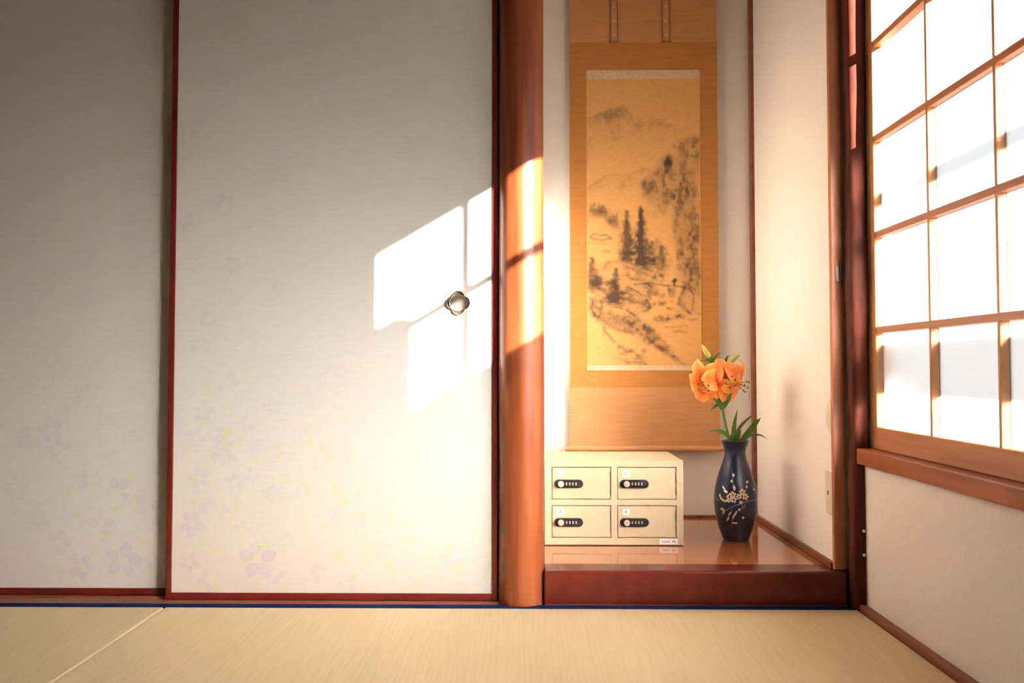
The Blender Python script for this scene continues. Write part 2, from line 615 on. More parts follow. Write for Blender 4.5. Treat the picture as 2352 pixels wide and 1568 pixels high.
sash('window_1', 'wooden lattice window with glass panes, glowing white beside the alcove', 0.0, 3)
sash('assumed_window', 'assumed second sash with frosted panes out of view, added to light the doors', -1.5005, 5, NP2)  # assumed window out of view, added to brighten the left of the doors
tag(box('trim_8', 0.914, 1.028, WY0 - 0.05, 0.0212, 0.398, 0.440, 'sill_wood', bevel=0.003),
    'reddish brown wooden window sill', kind='structure')
tag(box('trim_9', 0.925, 1.028, WY0 - 0.05, 0.021, 1.862, 1.898, 'sill_wood', bevel=0.003),
    'wooden head rail above the lattice window', kind='structure')
tag(box('trim_10', 0.925, 1.028, WY0 - 0.049, WY0 - 0.0005, 0.441, 1.861, 'post_wood', bevel=0.003),
    'wooden jamb at the near end of the window', kind='structure')

# outside: unseen post added to cut the step in the sun patch, and rail
tag(box('sun_blocker', 1.05, 1.10, -1.545, -1.456, -0.55, 1.645, 'blocker_wood', bevel=0.004),
    'unseen wooden post added outside to block sun and step the sunlit patch', 'post')
rl = tag(empty('window_railing', (1.30, -0.9, -0.55)), 'grey metal railing outside, blurred behind the frosted panes', 'railing')
box('thin_rail', 1.290, 1.310, -3.2, 1.2, 1.298, 1.322, 'rail_metal', rl, bevel=0.002)
box('wide_rail', 1.285, 1.315, -3.2, 1.2, 0.79, 0.905, 'rail_metal', rl, bevel=0.003)
for y in (-3.19, -2.2, 1.19):
    box('post', 1.288, 1.312, y - 0.02, y + 0.02, -0.55, 1.298, 'rail_metal', rl, bevel=0.002)

# ------------------------------------------------------------------ tatami mats
XS, YA, YB, YC = -0.990, 0.0580, -0.885, -1.84


def mat_thing(x0, x1, y0, y1, label):
    t = tag(empty('tatami_mat', ((x0 + x1) / 2, (y0 + y1) / 2, -0.05)), label, 'mat', 'straw tatami mats on the floor')
    box('rush_surface', x0 + 0.0012, x1 - 0.0012, y0 + 0.0005, y1 - 0.0005, -0.05, 0.0, 'tatami', t, bevel=0.005, seg=3)
    for a, c in ((y0 + 0.0005, y0 + 0.034), (y1 - 0.034, y1 - 0.0005)):
        box('border_cloth', x0 + 0.001, x1 - 0.001, a, c, -0.004, 0.0012, 'border_cloth', t, bevel=0.0005)


mat_thing(XS, 0.916, YB, YA, 'straw mat with blue border in front of the alcove and pillar')
mat_thing(XL, XS, YB, YA, 'straw mat with blue border left of the mat seam')
mat_thing(XS, 0.916, YC, YB, 'straw mat nearer the camera beside the window wall')
mat_thing(XL, XS, YC, YB, 'straw mat nearer the camera on the left of the room')
tag(box('floor_rear', XL, 0.916, YR, YC - 0.001, -0.05, 0.0, 'tatami'), 'matted floor behind the camera', kind='structure')

# ------------------------------------------------------------------ printed paper grids
rng = np.random.RandomState(7)


def vnoise(shape, cells, seed):
    r = np.random.RandomState(seed)
    gy, gx = cells
    g = r.rand(gy + 2, gx + 2)
    yy = np.linspace(0, gy, shape[0])
    xx = np.linspace(0, gx, shape[1])
    y0, x0 = yy.astype(int), xx.astype(int)
    fy, fx = (yy - y0)[:, None], (xx - x0)[None, :]
    fy, fx = fy * fy * (3 - 2 * fy), fx * fx * (3 - 2 * fx)
    a = g[np.ix_(y0, x0)]
    b_ = g[np.ix_(y0, x0 + 1)]
    c_ = g[np.ix_(y0 + 1, x0)]
    d_ = g[np.ix_(y0 + 1, x0 + 1)]
    return (a * (1 - fx) + b_ * fx) * (1 - fy) + (c_ * (1 - fx) + d_ * fx) * fy


def fbm(shape, cells, seed, oct=4):
    s, amp, tot = 0, 1.0, 0
    for k in range(oct):
        s = s + amp * vnoise(shape, (cells[0] * 2 ** k, cells[1] * 2 ** k), seed + k * 13)
        tot += amp
        amp *= 0.55
    return s / tot


def print_grid(name, x0, x1, z0, z1, yy, rgb, mat, parent):
    """flat sheet facing -y; rgb array (rows from top, cols from left, 3)"""
    nz, nx = rgb.shape[:2]
    X, Z = np.meshgrid(np.linspace(x0, x1, nx), np.linspace(z1, z0, nz))
    cx, cz = (x0 + x1) / 2, z0
    co = np.stack([X - cx, np.zeros_like(X), Z - cz], -1).reshape(-1, 3)
    idx = np.arange(nz * nx).reshape(nz, nx)
    q = np.stack([idx[:-1, :-1], idx[1:, :-1], idx[1:, 1:], idx[:-1, 1:]], -1).reshape(-1, 4)
    me = bpy.data.meshes.new(name)
    me.vertices.add(len(co))
    me.vertices.foreach_set('co', co.astype(np.float32).ravel())
    me.loops.add(q.size)
    me.loops.foreach_set('vertex_index', q.astype(np.int32).ravel())
    me.polygons.add(len(q))
    me.polygons.foreach_set('loop_start', np.arange(0, q.size, 4, dtype=np.int32))
    me.update(calc_edges=True)
    at = me.attributes.new('print', 'FLOAT_COLOR', 'POINT')
    cc = np.ones((nz * nx, 4), np.float32)
    cc[:, :3] = rgb.reshape(-1, 3)
    at.data.foreach_set('color', cc.ravel())
    me.materials.append(MATS[mat])
    o = bpy.data.objects.new(name, me)
    return reg(o, (cx, yy, cz), parent)


def flower_print(x0, x1, z0, z1, clusters, leaves, seed, step=0.0038):
    nx, nz = int((x1 - x0) / step), int((z1 - z0) / step)
    X, Z = np.meshgrid(np.linspace(x0, x1, nx), np.linspace(z1, z0, nz))
    P = np.zeros_like(X)
    G = np.zeros_like(X)
    r = np.random.RandomState(seed)

    def blob(A, cx, cz, rx, rz, ang, val, ring=0.35):
        m = (abs(X - cx) < 3 * max(rx, rz)) & (abs(Z - cz) < 3 * max(rx, rz))
        if not m.any():
            return
        dx, dz = X[m] - cx, Z[m] - cz
        c, s = math.cos(ang), math.sin(ang)
        d = np.sqrt(((dx * c + dz * s) / rx) ** 2 + ((-dx * s + dz * c) / rz) ** 2)
        fill = np.clip((1.15 - d) / 0.3, 0, 1)
        rim = np.clip(1 - abs(d - 0.85) / 0.3, 0, 1)
        A[m] = np.maximum(A[m], val * ((1 - ring) * fill + ring * rim))

    for cx, cz, rad, val in clusters:
        k = 5
        a0 = r.rand() * 6.28
        for i in range(k):
            if r.rand() < 0.12:
                continue
            a = a0 + i * 2 * math.pi / k + r.uniform(-0.12, 0.12)
            pr = rad * r.uniform(0.3, 0.42)
            blob(P, cx + rad * 0.72 * math.cos(a), cz + rad * 0.72 * math.sin(a), pr * 1.15, pr * 0.95, a, val * 0.95 * r.uniform(0.5, 1))
        blob(G, cx, cz, rad * 0.14, rad * 0.14, 0, val * 0.6)
    for cx, cz, rad, val in leaves:
        a = r.rand() * 6.28
        for da in (0, 2.2, -2.0):
            blob(G, cx + rad * 0.5 * math.cos(a + da), cz + rad * 0.5 * math.sin(a + da), rad * 0.62, rad * 0.42, a + da,
                 val * r.uniform(0.6, 1), 0.2)
    B = np.clip((0.46 - Z) / 0.5, 0, 1) * 0.55 * np.clip(1.15 - (X - x0) / (x1 - x0), 0.1, 1)
    B = B * (0.75 + 0.5 * fbm(X.shape, (5, 4), seed))
    soft = 0.8 + 0.4 * fbm(X.shape, (40, 24), seed + 5)
    return np.stack([P * soft, G * soft, B], -1)


# metres, on the right door (x from the left edge of its paper, z above the floor)
rc = [(0.145, 0.415, .035, .38), (0.075, 0.345, .028, .30), (0.18, 0.335, .026, .30), (0.085, 0.285, .034, .34), (0.055, 0.215, .034, .42),
      (0.135, 0.255, .026, .26), (0.20, 0.195, .026, .28), (0.245, 0.115, .046, .52), (0.05, 0.105, .026, .40), (0.105, 0.055, .028, .38),
      (0.295, 0.075, .028, .36), (0.24, 0.435, .022, .2), (0.085, 0.535, .030, .28), (0.155, 0.62, .030, .22), (0.285, 0.55, .026, .18),
      (0.21, 0.50, .024, .2), (0.075, 0.72, .028, .2), (0.10, 0.80, .026, .2), (0.165, 0.955, .024, .28), (0.30, 0.89, .022, .2),
      (0.14, 1.135, .026, .24), (0.025, 1.085, .024, .24), (0.23, 0.135 + .22, .02, .2), (0.46, 0.25, .024, .18), (0.42, 0.08, .026, .26),
      (0.50, 0.045, .026, .26), (0.53, 0.20, .024, .18), (0.37, 0.30, .022, .16), (0.60, 0.14, .024, .16), (0.78, 0.13, .022, .16),
      (0.065, 0.46, .026, .22), (0.12, 0.47, .026, .24), (0.29, 0.30, .03, .22), (0.33, 0.17, .02, .2), (0.36, 0.48, .022, .14)]
rl_ = [(0.15, 0.475, .020, .45), (0.15, 0.44, .018, .42), (0.185, 0.445, .018, .4), (0.085, 0.50, .018, .3), (0.04, 0.43, .016, .3),
       (0.115, 0.42, .014, .4), (0.055, 0.34, .016, .3), (0.11, 0.335, .016, .35), (0.19, 0.275, .016, .42), (0.06, 0.28, .014, .35),
       (0.065, 0.25, .016, .3), (0.17, 0.245, .016, .3), (0.19, 0.16, .017, .4), (0.26, 0.155, .02, .45), (0.215, 0.115, .022, .45),
       (0.12, 0.14, .017, .3), (0.06, 0.145, .017, .3), (0.13, 0.035, .017, .35), (0.24, 0.055, .015, .35), (0.33, 0.045, .017, .35),
       (0.30, 0.42, .016, .3), (0.39, 0.45, .018, .36), (0.43, 0.425, .018, .36), (0.45, 0.405, .015, .36), (0.32, 0.34, .017, .36),
       (0.39, 0.32, .016, .36), (0.33, 0.285, .014, .32), (0.38, 0.235, .016, .36), (0.47, 0.31, .02, .36), (0.49, 0.285, .016, .36),
       (0.38, 0.175, .015, .36), (0.40, 0.145, .017, .32), (0.41, 0.095, .017, .32), (0.47, 0.12, .02, .4), (0.43, 0.21, .014, .3),
       (0.52, 0.06, .02, .36), (0.56, 0.145, .017, .36), (0.54, 0.24, .017, .32), (0.62, 0.10, .02, .36), (0.63, 0.22, .017, .28),
       (0.68, 0.17, .018, .3), (0.71, 0.06, .018, .3), (0.74, 0.12, .017, .28), (0.79, 0.15, .017, .3), (0.82, 0.09, .017, .28),
       (0.69, 0.03, .02, .3), (0.10, 0.60, .018, .24), (0.16, 0.555, .018, .24), (0.21, 0.655, .014, .2), (0.23, 0.40, .015, .28)]
r_ = np.random.RandomState(11)
for i in range(70):
    zz = 0.03 + 0.75 * r_.rand() ** 2
    rl_.append((0.88 * r_.rand(), zz, r_.uniform(.006, .011), r_.uniform(.12, .28)))

lc = [(1.72, 0.10, .045, .40), (1.655, 0.205, .035, .34), (1.79, 0.26, .036, .36), (1.70, 0.30, .036, .36), (1.62, 0.33, .034, .30),
      (1.525, 0.42, .034, .32), (1.44, 0.45, .034, .24), (1.40, 0.31, .032, .24), (1.81, 0.195, .024, .24), (1.60, 0.08, .034, .4),
      (1.53, 0.15, .032, .36), (1.50, 0.48, .034, .36), (1.47, 0.22, .028, .26), (1.60, 0.58, .034, .22), (1.74, 0.45, .026, .18),
      (1.66, 0.50, .028, .18), (1.84, 0.37, .024, .2), (1.86, 0.09, .026, .26), (1.78, 0.03 + .06, .022, .3), (1.52, 0.66, .032, .16),
      (1.60, 0.86, .022, .14), (1.25, 0.3, .034, .3), (1.1, 0.4, .03, .3), (0.9, 0.25, .034, .3), (1.3, 0.12, .034, .36), (1.05, 0.12, .03, .3)]
ll = [(1.66, 0.17, .018, .34), (1.78, 0.155, .018, .36), (1.83, 0.30, .018, .32), (1.74, 0.345, .017, .3), (1.70, 0.245, .018, .34),
      (1.58, 0.24, .017, .34), (1.56, 0.30, .015, .3), (1.64, 0.12, .018, .34), (1.86, 0.06, .018, .34), (1.80, 0.07, .02, .34),
      (1.69, 0.06, .018, .34), (1.55, 0.50, .018, .24), (1.70, 0.52, .018, .2), (1.61, 0.37, .017, .28), (1.66, 0.40, .016, .26),
      (1.75, 0.27, .016, .3), (1.50, 0.33, .016, .28), (1.52, 0.08, .018, .34)]
for i in range(60):
    zz = 0.03 + 0.7 * r_.rand() ** 2
    ll.append((1.0 + 0.9 * r_.rand(), zz, r_.uniform(.006, .011), r_.uniform(.12, .26)))


def fusuma(name, x0, x1, y, th, clusters, leaves, seed, label, stile=0.016):
    d = tag(empty(name, ((x0 + x1) / 2, y + th / 2, 0.001)), label, kind='structure')
    zt = 1.797
    box('stile', x0, x0 + stile, y, y + th, 0.001, zt, 'lacquer_red', d, bevel=0.002)
    box('stile', x1 - stile, x1, y, y + th, 0.001, zt, 'lacquer_red', d, bevel=0.002)
    box('bottom_rail', x0 + stile, x1 - stile, y, y + th, 0.001, 0.021, 'lacquer_red', d, bevel=0.002)
    box('top_rail', x0 + stile, x1 - stile, y, y + th, 1.777, zt, 'lacquer_red', d, bevel=0.002)
    a, c = x0 + stile, x1 - stile
    box('core', a, c, y + 0.005, y + th - 0.002, 0.021, 1.777, 'label_white', d)
    A = flower_print(a, c, 0.021, 1.777, [(a + q[0], q[1], q[2], q[3]) for q in clusters],
                     [(a + q[0], q[1], q[2], q[3]) for q in leaves], seed)
    print_grid('paper_sheet', a, c, 0.021, 1.777, y + 0.004, A, 'fusuma_paper', d)
    return d


d1 = fusuma('door_1', -1.018, -0.072, 0.095, 0.030, rc, rl_, 3, 'pale paper sliding door with round metal pull and sunlit patch')
d2 = fusuma('door_2', -2.90, -0.985, 0.140, 0.030, lc, ll, 5, 'shaded pale paper sliding door at the far left')

# four-lobed recessed pull
hx, hy, hz = -0.186, 0.0985, 0.8465
pull = tag(empty('door_pull', (hx, hy, hz), d1), 'four-lobed metal finger pull')


def lobed(t, s, depth):
    u = (t + math.pi / 4) % (math.pi / 2) - math.pi / 4
    off, cr = 0.0165, 0.0186
    return (off * math.cos(u) + math.sqrt(cr * cr - (off * math.sin(u)) ** 2)) * s


w = MB()
seg = 96
prof = [(1.0, 0.0), (1.0, -0.0045), (0.975, -0.0062), (0.945, -0.0062), (0.90, -0.0025), (0.86, -0.0020), (0.80, -0.0030), (0.77, -0.0030)]
vs_, fs_ = [], []
for s, dy in prof:
    for k in range(seg):
        t = 2 * math.pi * k / seg
        mixv = min(1, max(0, (0.90 - s) / 0.10))
        rr = lobed(t, s, 0) * (1 - mixv) + 0.0240 * mixv
        vs_.append((hx + rr * math.cos(t), hy + dy, hz + rr * math.sin(t)))
for i in range(len(prof) - 1):
    for k in range(seg):
        k2 = (k + 1) % seg
        fs_.append((i * seg + k, i * seg + k2, (i + 1) * seg + k2, (i + 1) * seg + k))
w.add(vs_, fs_)
w.build('rim', 'handle_brass', d1, smooth=True)
w = MB()
w.lathe([(0.0252, hy - 0.0030), (0.0246, hy - 0.0052), (0.0236, hy - 0.0046), (0.0222, hy - 0.0022), (0.018, hy - 0.0004), (0.010, hy + 0.0003), (0.0005, hy + 0.0004)],
        hx, 0, 64, 'y', hz)
w.build('dish', 'handle_dish', d1, smooth=True)
bpy.data.objects.remove(pull)

# ------------------------------------------------------------------ log pillar
w = MB()
PXC, PYC, PR = -0.0045, 0.102, 0.0655
rows, segs = 60, 64
vs_, fs_ = [], []
rp = np.random.RandomState(4)
ph = rp.rand(6) * 6.28
for i in range(rows + 1):
    z = -0.05 + (ZC + 0.05) * i / rows
    for k in range(segs):
        a = 2 * math.pi * k / segs
        rr = PR * (1 + 0.006 * math.sin(3 * a + ph[0] + z * 1.7) + 0.006 * math.sin(z * 6 + ph[1]) + 0.004 * math.sin(5 * a + z * 4 + ph[2])) - 0.0012 * z
        vs_.append((PXC + rr * math.cos(a), PYC + rr * math.sin(a), z))
for i in range(rows):
    for k in range(segs):
        k2 = (k + 1) % segs
        fs_.append((i * segs + k, i * segs + k2, (i + 1) * segs + k2, (i + 1) * segs + k))
fs_.append(tuple(range(segs - 1, -1, -1)))
fs_.append(tuple(rows * segs + k for k in range(segs)))
w.add(vs_, fs_)
tag(w.build('alcove_pillar', 'pillar_wood', smooth=True), 'round polished orange-brown log pillar between door and alcove', 'pillar')

# ------------------------------------------------------------------ alcove step, posts
st = tag(empty('alcove_platform', (0.47, 0.45, -0.05)), 'glossy reddish wooden platform of the alcove with dark front beam', 'platform')
MB().box(0.058, 0.9025, 0.062, 0.150, -0.05, 0.0945).build('front_beam', 'lacquer_dark', st, bevel=0.006, seg=3)
box('beam_end', 0.9026, 0.9590, 0.0870, 0.150, -0.05, 0.0943, 'lacquer_dark', st)
box('floor_board', 0.0055, 0.8815, 0.1505, 0.8995, 0.05, 0.0935, 'board_wood', st)
tag(box('alcove_post', 0.8725, 0.9050, 0.0765, 0.0950, 0.0948, ZC - 0.001, 'post_wood', bevel=0.0025),
    'square brown wooden post at the right front of the alcove', 'post')
w = MB()
vs_, fs_ = [], []
rows, segs = 50, 40
for i in range(rows + 1):
    z = -0.05 + (ZC + 0.05) * i / rows
    bulge = 0.0012 * math.sin(z * 9.0) + 0.001 * math.sin(z * 23)
    for k in range(segs):
        a = 2 * math.pi * k / segs
        c, s = math.cos(a), math.sin(a)
        e = 0.55
        x = 0.9318 + (0.0252 + bulge) * math.copysign(abs(c) ** e, c)
        y = 0.0490 + (0.0268 + bulge) * math.copysign(abs(s) ** e, s)
        vs_.append((x, y, z))
for i in range(rows):
    for k in range(segs):
        k2 = (k + 1) % segs
        fs_.append((i * segs + k, i * segs + k2, (i + 1) * segs + k2, (i + 1) * segs + k))
fs_.append(tuple(range(segs - 1, -1, -1)))
fs_.append(tuple(rows * segs + k for k in range(segs)))
w.add(vs_, fs_)
tag(w.build('corner_post', 'bark_wood', smooth=True), 'dark mottled rounded corner post between alcove and window', 'post')

lt = tag(empty('door_latch', (0.895, 0.0755, 0.89)), 'small dark metal latch on the square alcove post', 'latch')
box('plate', 0.8835, 0.8955, 0.0745, 0.0764, 0.905, 0.945, 'latch_plate', lt, bevel=0.0005)
w = MB().box(0.8955, 0.8992, 0.068, 0.0764, 0.889, 0.957).box(0.885, 0.8955, 0.0715, 0.0745, 0.902, 0.906)
w.build('hook', 'latch_metal', lt, bevel=0.0006)
for z in (0.215, 0.150):
    w = MB().lathe([(0.0035, 0.0218), (0.0045, 0.0193), (0.003, 0.0155), (0.0004, 0.0145)], 0.931, 0, 16, 'y', z)
    o = w.build('wall_pin', 'white_pin', smooth=True)
    tag(o, 'upper white pin at the foot of the corner post' if z > 0.2 else 'lower white pin at the foot of the corner post', 'pin',
        'white pins by the corner post')

# switch plate and round cap on the alcove's right wall
sw = tag(empty('outlet_plate', (0.881, 0.118, 0.243)), 'beige outlet plate on the alcove wall, half hidden by the post', 'outlet')
box('cover', 0.8745, 0.8818, 0.0965, 0.1505, 0.243, 0.362, 'switch_plastic', sw, bevel=0.002)
box('slot', 0.8738, 0.8746, 0.124, 0.130, 0.297, 0.309, 'dark_slot', sw)
w = MB()
vs_, fs_ = [], []
# round cover cut flat where it meets the post
cnt = 0
prof = [(0.056, 0.8818), (0.056, 0.877), (0.051, 0.8745), (0.03, 0.8738), (0.0005, 0.8736)]
for r0, x in prof:
    for k in range(48):
        a = 2 * math.pi * k / 48
        vs_.append((x, max(0.0965, 0.086 + r0 * math.cos(a)), 0.522 + r0 * math.sin(a)))
for i in range(len(prof) - 1):
    for k in range(48):
        k2 = (k + 1) % 48
        fs_.append((i * 48 + k, i * 48 + k2, (i + 1) * 48 + k2, (i + 1) * 48 + k))
w.add(vs_, fs_)
tag(w.build('wall_disc', 'switch_plastic', smooth=True), 'round cream cover on the alcove wall above the outlet', 'cover')

# ------------------------------------------------------------------ hanging scroll
SXL, SXR, SY = 0.179, 0.744, 0.872
sc = tag(empty('hanging_scroll', ((SXL + SXR) / 2, SY, 0.345)),
         'tall golden-brown hanging scroll with an ink mountain landscape', 'scroll')
box('top_cloth', SXL, SXR, SY, SY + 0.0025, 1.908, 2.235, 'scroll_silk', sc)
box('middle_border', SXL, SXR, SY - 0.0004, SY + 0.0025, 0.586, 1.908, 'scroll_border', sc)
box('bottom_cloth', SXL, SXR, SY, SY + 0.0025, 0.362, 0.586, 'scroll_silk', sc)
PX0, PX1, PZ0, PZ1 = 0.2435, 0.677, 0.651, 1.801
box('brocade_strip', PX0, PX1, SY - 0.0020, SY - 0.0004, PZ1 - 0.034, PZ1, 'brocade', sc)
box('brocade_strip', PX0, PX1, SY - 0.0020, SY - 0.0004, PZ0, PZ0 + 0.018, 'brocade', sc)
for x in (0.350, 0.5485):
    rb = box('hanging_ribbon', x - 0.0125, x + 0.0125, SY - 0.006, SY - 0.0035, 1.911, 2.23, 'scroll_silk', sc)
    for s in (-1, 1):
        box('ribbon_edge', x + s * 0.0125 - 0.0016, x + s * 0.0125 + 0.0016, SY - 0.0068, SY - 0.0030, 1.911, 2.23, 'ribbon_edge', rb)
    for k in range(5):
        z = 1.935 + k * 0.055
        box('ribbon_dot', x - 0.004, x + 0.004, SY - 0.0068, SY - 0.0060, z - 0.004, z + 0.004, 'brocade', rb)
    box('ribbon_tuft', x - 0.017, x + 0.017, SY - 0.007, SY - 0.003, 1.905, 1.912, 'ribbon_edge', rb)
w = MB().tube([(SXL, SY - 0.0095, 0.356), (SXR, SY - 0.0095, 0.356)], 0.011, 20)
rr_ = w.build('roller', 'scroll_silk', sc, smooth=True)
for a, c in ((SXL - 0.017, SXL), (SXR, SXR + 0.017)):
    MB().tube([(a, SY - 0.0095, 0.356), (c, SY - 0.0095, 0.356)], 0.0105, 20).build('roller_knob', 'roller_wood', rr_, smooth=True)
MB().tube([(SXL, SY + 0.004, 2.24), (SXR, SY + 0.004, 2.24)], 0.008, 12).build('top_rod', 'roller_wood', sc, smooth=True)
MB().tube([(0.32, SY, 2.246), (0.46, SY + 0.015, 2.33), (0.60, SY, 2.246)], 0.002, 8).build('hanging_cord', 'ribbon_edge', sc)
MB().tube([(0.46, SY + 0.012, 2.33), (0.46, 0.8995, 2.335)], 0.003, 8).build('hook', 'latch_metal', sc)

# ink landscape, drawn on a 267 x 690 unit sheet
HP, WP = 530, 206
U, V = np.meshgrid(np.linspace(0, 267, WP), np.linspace(20, 679, HP))
INK = np.zeros((HP, WP))
f1 = fbm((HP, WP), (26, 11), 1)
f2 = fbm((HP, WP), (80, 34), 2, 3)
fs = fbm((HP, WP), (46, 34), 4, 4)     # crags
fh = fbm((HP, WP), (95, 20), 5, 3)     # horizontal streaks


def interp(pts, u):
    p = np.array(pts, float)
    return np.interp(u, p[:, 0], p[:, 1])


def put(mask):
    global INK
    INK = 1 - (1 - INK) * (1 - np.clip(mask, 0, 1))


def tex(f, k, lo=0.0):
    return np.clip(0.5 + (f - 0.5) * k, lo, 1)


t1, t2, ts, th = tex(f1, 3.0), tex(f2, 3.2), tex(fs, 4.2), tex(fh, 3.6)
wx = (fbm((HP, WP), (60, 26), 21, 3) - 0.5)
wy = (fbm((HP, WP), (60, 26), 31, 3) - 0.5)


def soft(cx, cy, rx, ry, val, tx=None, hard=1.0):
    d = ((U - cx + wx * rx * 1.6) / rx) ** 2 + ((V - cy + wy * ry * 1.6) / ry) ** 2
    m = np.exp(-(d ** 1.4) * hard) * val
    put(m if tx is None else m * tx)


def stroke(pts, wd, val, tx=None):
    m = np.zeros_like(U)
    uu, vv_ = U + wx * 5, V + wy * 5
    for (ax, ay), (bx, by) in zip(pts[:-1], pts[1:]):
        L2 = (bx - ax) ** 2 + (by - ay) ** 2
        t = np.clip(((uu - ax) * (bx - ax) + (vv_ - ay) * (by - ay)) / L2, 0, 1)
        d = np.hypot(uu - ax - t * (bx - ax), vv_ - ay - t * (by - ay))
        m = np.maximum(m, np.exp(-(d / wd) ** 2))
    put(m * val * (1 if tx is None else tx))


def inpoly(pts):
    m = np.zeros(U.shape, bool)
    n = len(pts)
    for i in range(n):
        (x1, y1), (x2, y2) = pts[i], pts[(i + 1) % n]
        if y1 == y2:
            continue
        c = ((y1 > V) != (y2 > V)) & (U < (x2 - x1) * (V - y1) / (y2 - y1) + x1)
        m ^= c
    return m


def blur(A, n):
    for _ in range(n):
        A = (A + np.roll(A, 1, 0) + np.roll(A, -1, 0) + np.roll(A, 1, 1) + np.roll(A, -1, 1)) / 5
    return A


# far peaks in mist
rid = [(0, 116), (8, 113), (31, 103), (42, 98), (53, 92), (69, 89), (83, 82), (92, 86), (103, 101), (112, 112), (125, 123), (143, 119), (166, 112),
       (184, 125), (206, 131), (240, 140), (267, 148)]
dd = V - (interp(rid, U) + (f2 - 0.5) * 12)
fall = np.where(dd > 0, np.exp(-(np.abs(dd) / 42) ** 1.3), np.exp(-(dd / 2.5) ** 2))
put(fall * (0.07 + 0.26 * ts * t1) * np.clip(1.3 - U / 230, 0.1, 1))
for cx, cy, rx, ry, v_ in ((72, 104, 20, 14, .26), (46, 108, 20, 14, .24), (84, 92, 10, 9, .24), (122, 124, 10, 10, .24), (170, 120, 16, 7, .22), (190, 130, 14, 6, .18),
                           (70, 130, 16, 14, .20), (100, 112, 8, 12, .2), (66, 158, 12, 10, .16), (20, 118, 16, 10, .14), (150, 124, 12, 7, .14)):
    soft(cx, cy, rx, ry, v_ * 1.25, 0.3 + 0.7 * ts)
# middle ridges
rid = [(0, 275), (15, 262), (30, 252), (54, 240), (80, 245), (110, 238), (134, 229), (150, 232), (175, 238), (267, 260)]
dd = V - (interp(rid, U) + (f2 - 0.5) * 8)
put(np.where(dd > 0, np.exp(-dd / 16), np.exp(-(dd / 2.5) ** 2)) * (0.10 + 0.16 * t1) * np.clip((190 - U) / 40, 0, 1))
soft(100, 262, 14, 14, .2, ts)
soft(75, 268, 16, 12, .16, ts)
# right cliffs
cl = blur(inpoly([(122, 262), (150, 240), (170, 205), (192, 195), (205, 205), (218, 175), (245, 155), (267, 148), (267, 520), (225, 500), (208, 470), (206, 420),
                  (196, 380), (190, 340), (172, 330), (150, 315), (130, 290)]).astype(float), 30)
put(cl * (0.15 + 0.42 * ts * t1))
for cx, cy, rx, ry, v_ in ((194, 211, 13, 15, .80), (178, 234, 14, 11, .62), (233, 258, 13, 16, .62), (137, 265, 12, 12, .46), (224, 176, 18, 13, .34), (247, 165, 14, 12, .22),
                           (228, 318, 28, 40, .42), (250, 342, 16, 18, .46), (190, 272, 36, 26, .28), (165, 292, 26, 20, .26), (212, 300, 14, 30, .26), (224, 384, 20, 22, .40),
                           (219, 432, 10, 8, .62), (215, 455, 7, 8, .66), (250, 400, 16, 40, .40), (250, 468, 20, 24, .36), (236, 440, 12, 20, .3), (150, 330, 16, 12, .16),
                           (208, 345, 8, 14, .3), (240, 285, 14, 14, .4), (256, 500, 10, 16, .3), (232, 476, 8, 12, .35), (160, 258, 10, 10, .24)):
    soft(cx, cy, rx, ry, v_, 0.35 + 0.65 * ts)
# the pale fall between them
INK *= 1 - 0.75 * np.exp(-((U - interp([(300, 196), (340, 190), (380, 192), (430, 202), (470, 204)], V) - 2) / 7) ** 2) * np.clip((V - 290) / 30, 0, 1) * np.clip((485 - V) / 20, 0, 1)


# conifers
def tree(cx, top, bot, w0, val, seed):
    tt = np.clip((V - top) / (bot - top), 0, 1)
    wv = w0 * (0.16 + 0.84 * tt ** 0.75) * (0.98 + 0.13 * np.sin(tt * (bot - top) / 2.2 + seed) + 0.9 * (f2 - 0.5))
    d = np.abs(U - cx + wx * 5) / np.maximum(wv, 1)
    m = np.exp(-(d ** 2.4)) * np.clip((V - top) / 4, 0, 1) * np.clip((bot + 10 - V) / 18, 0, 1)
    put(m * val * (0.8 + 0.2 * t2))


tree(94, 322, 440, 17, 0.80, 1)
tree(96, 350, 440, 22, 0.35, 5)
tree(127, 312, 450, 19, 0.90, 2)
tree(128, 350, 450, 26, 0.45, 6)
tree(150, 392, 456, 18, 0.55, 3)
tree(177, 402, 456, 15, 0.62, 4)
tree(166, 385, 450, 24, 0.30, 8)
for x, y, h in ((10, 306, 24), (18, 303, 28), (28, 304, 30), (36, 308, 30), (44, 316, 28), (62, 332, 26), (70, 330, 30), (54, 336, 22)):
    tree(x, y, y + h, 6.5, 0.46, int(x))
soft(28, 328, 26, 14, 0.40, 0.5 + 0.5 * t1)
soft(62, 348, 18, 18, 0.38, 0.5 + 0.5 * t1)
soft(80, 400, 12, 36, 0.25, t1)
soft(152, 440, 28, 14, 0.50, 0.4 + 0.6 * t2)
soft(172, 470, 13, 16, 0.72, 0.4 + 0.6 * t2)
# hut roofs by the clouds
stroke([(10, 386), (16, 378), (30, 381), (42, 380), (55, 385)], 2.4, 0.45)
stroke([(10, 388), (24, 390), (34, 393), (46, 390), (58, 388)], 2.2, 0.48)
soft(46, 418, 12, 3, 0.3)
soft(30, 400, 26, 4, 0.14)
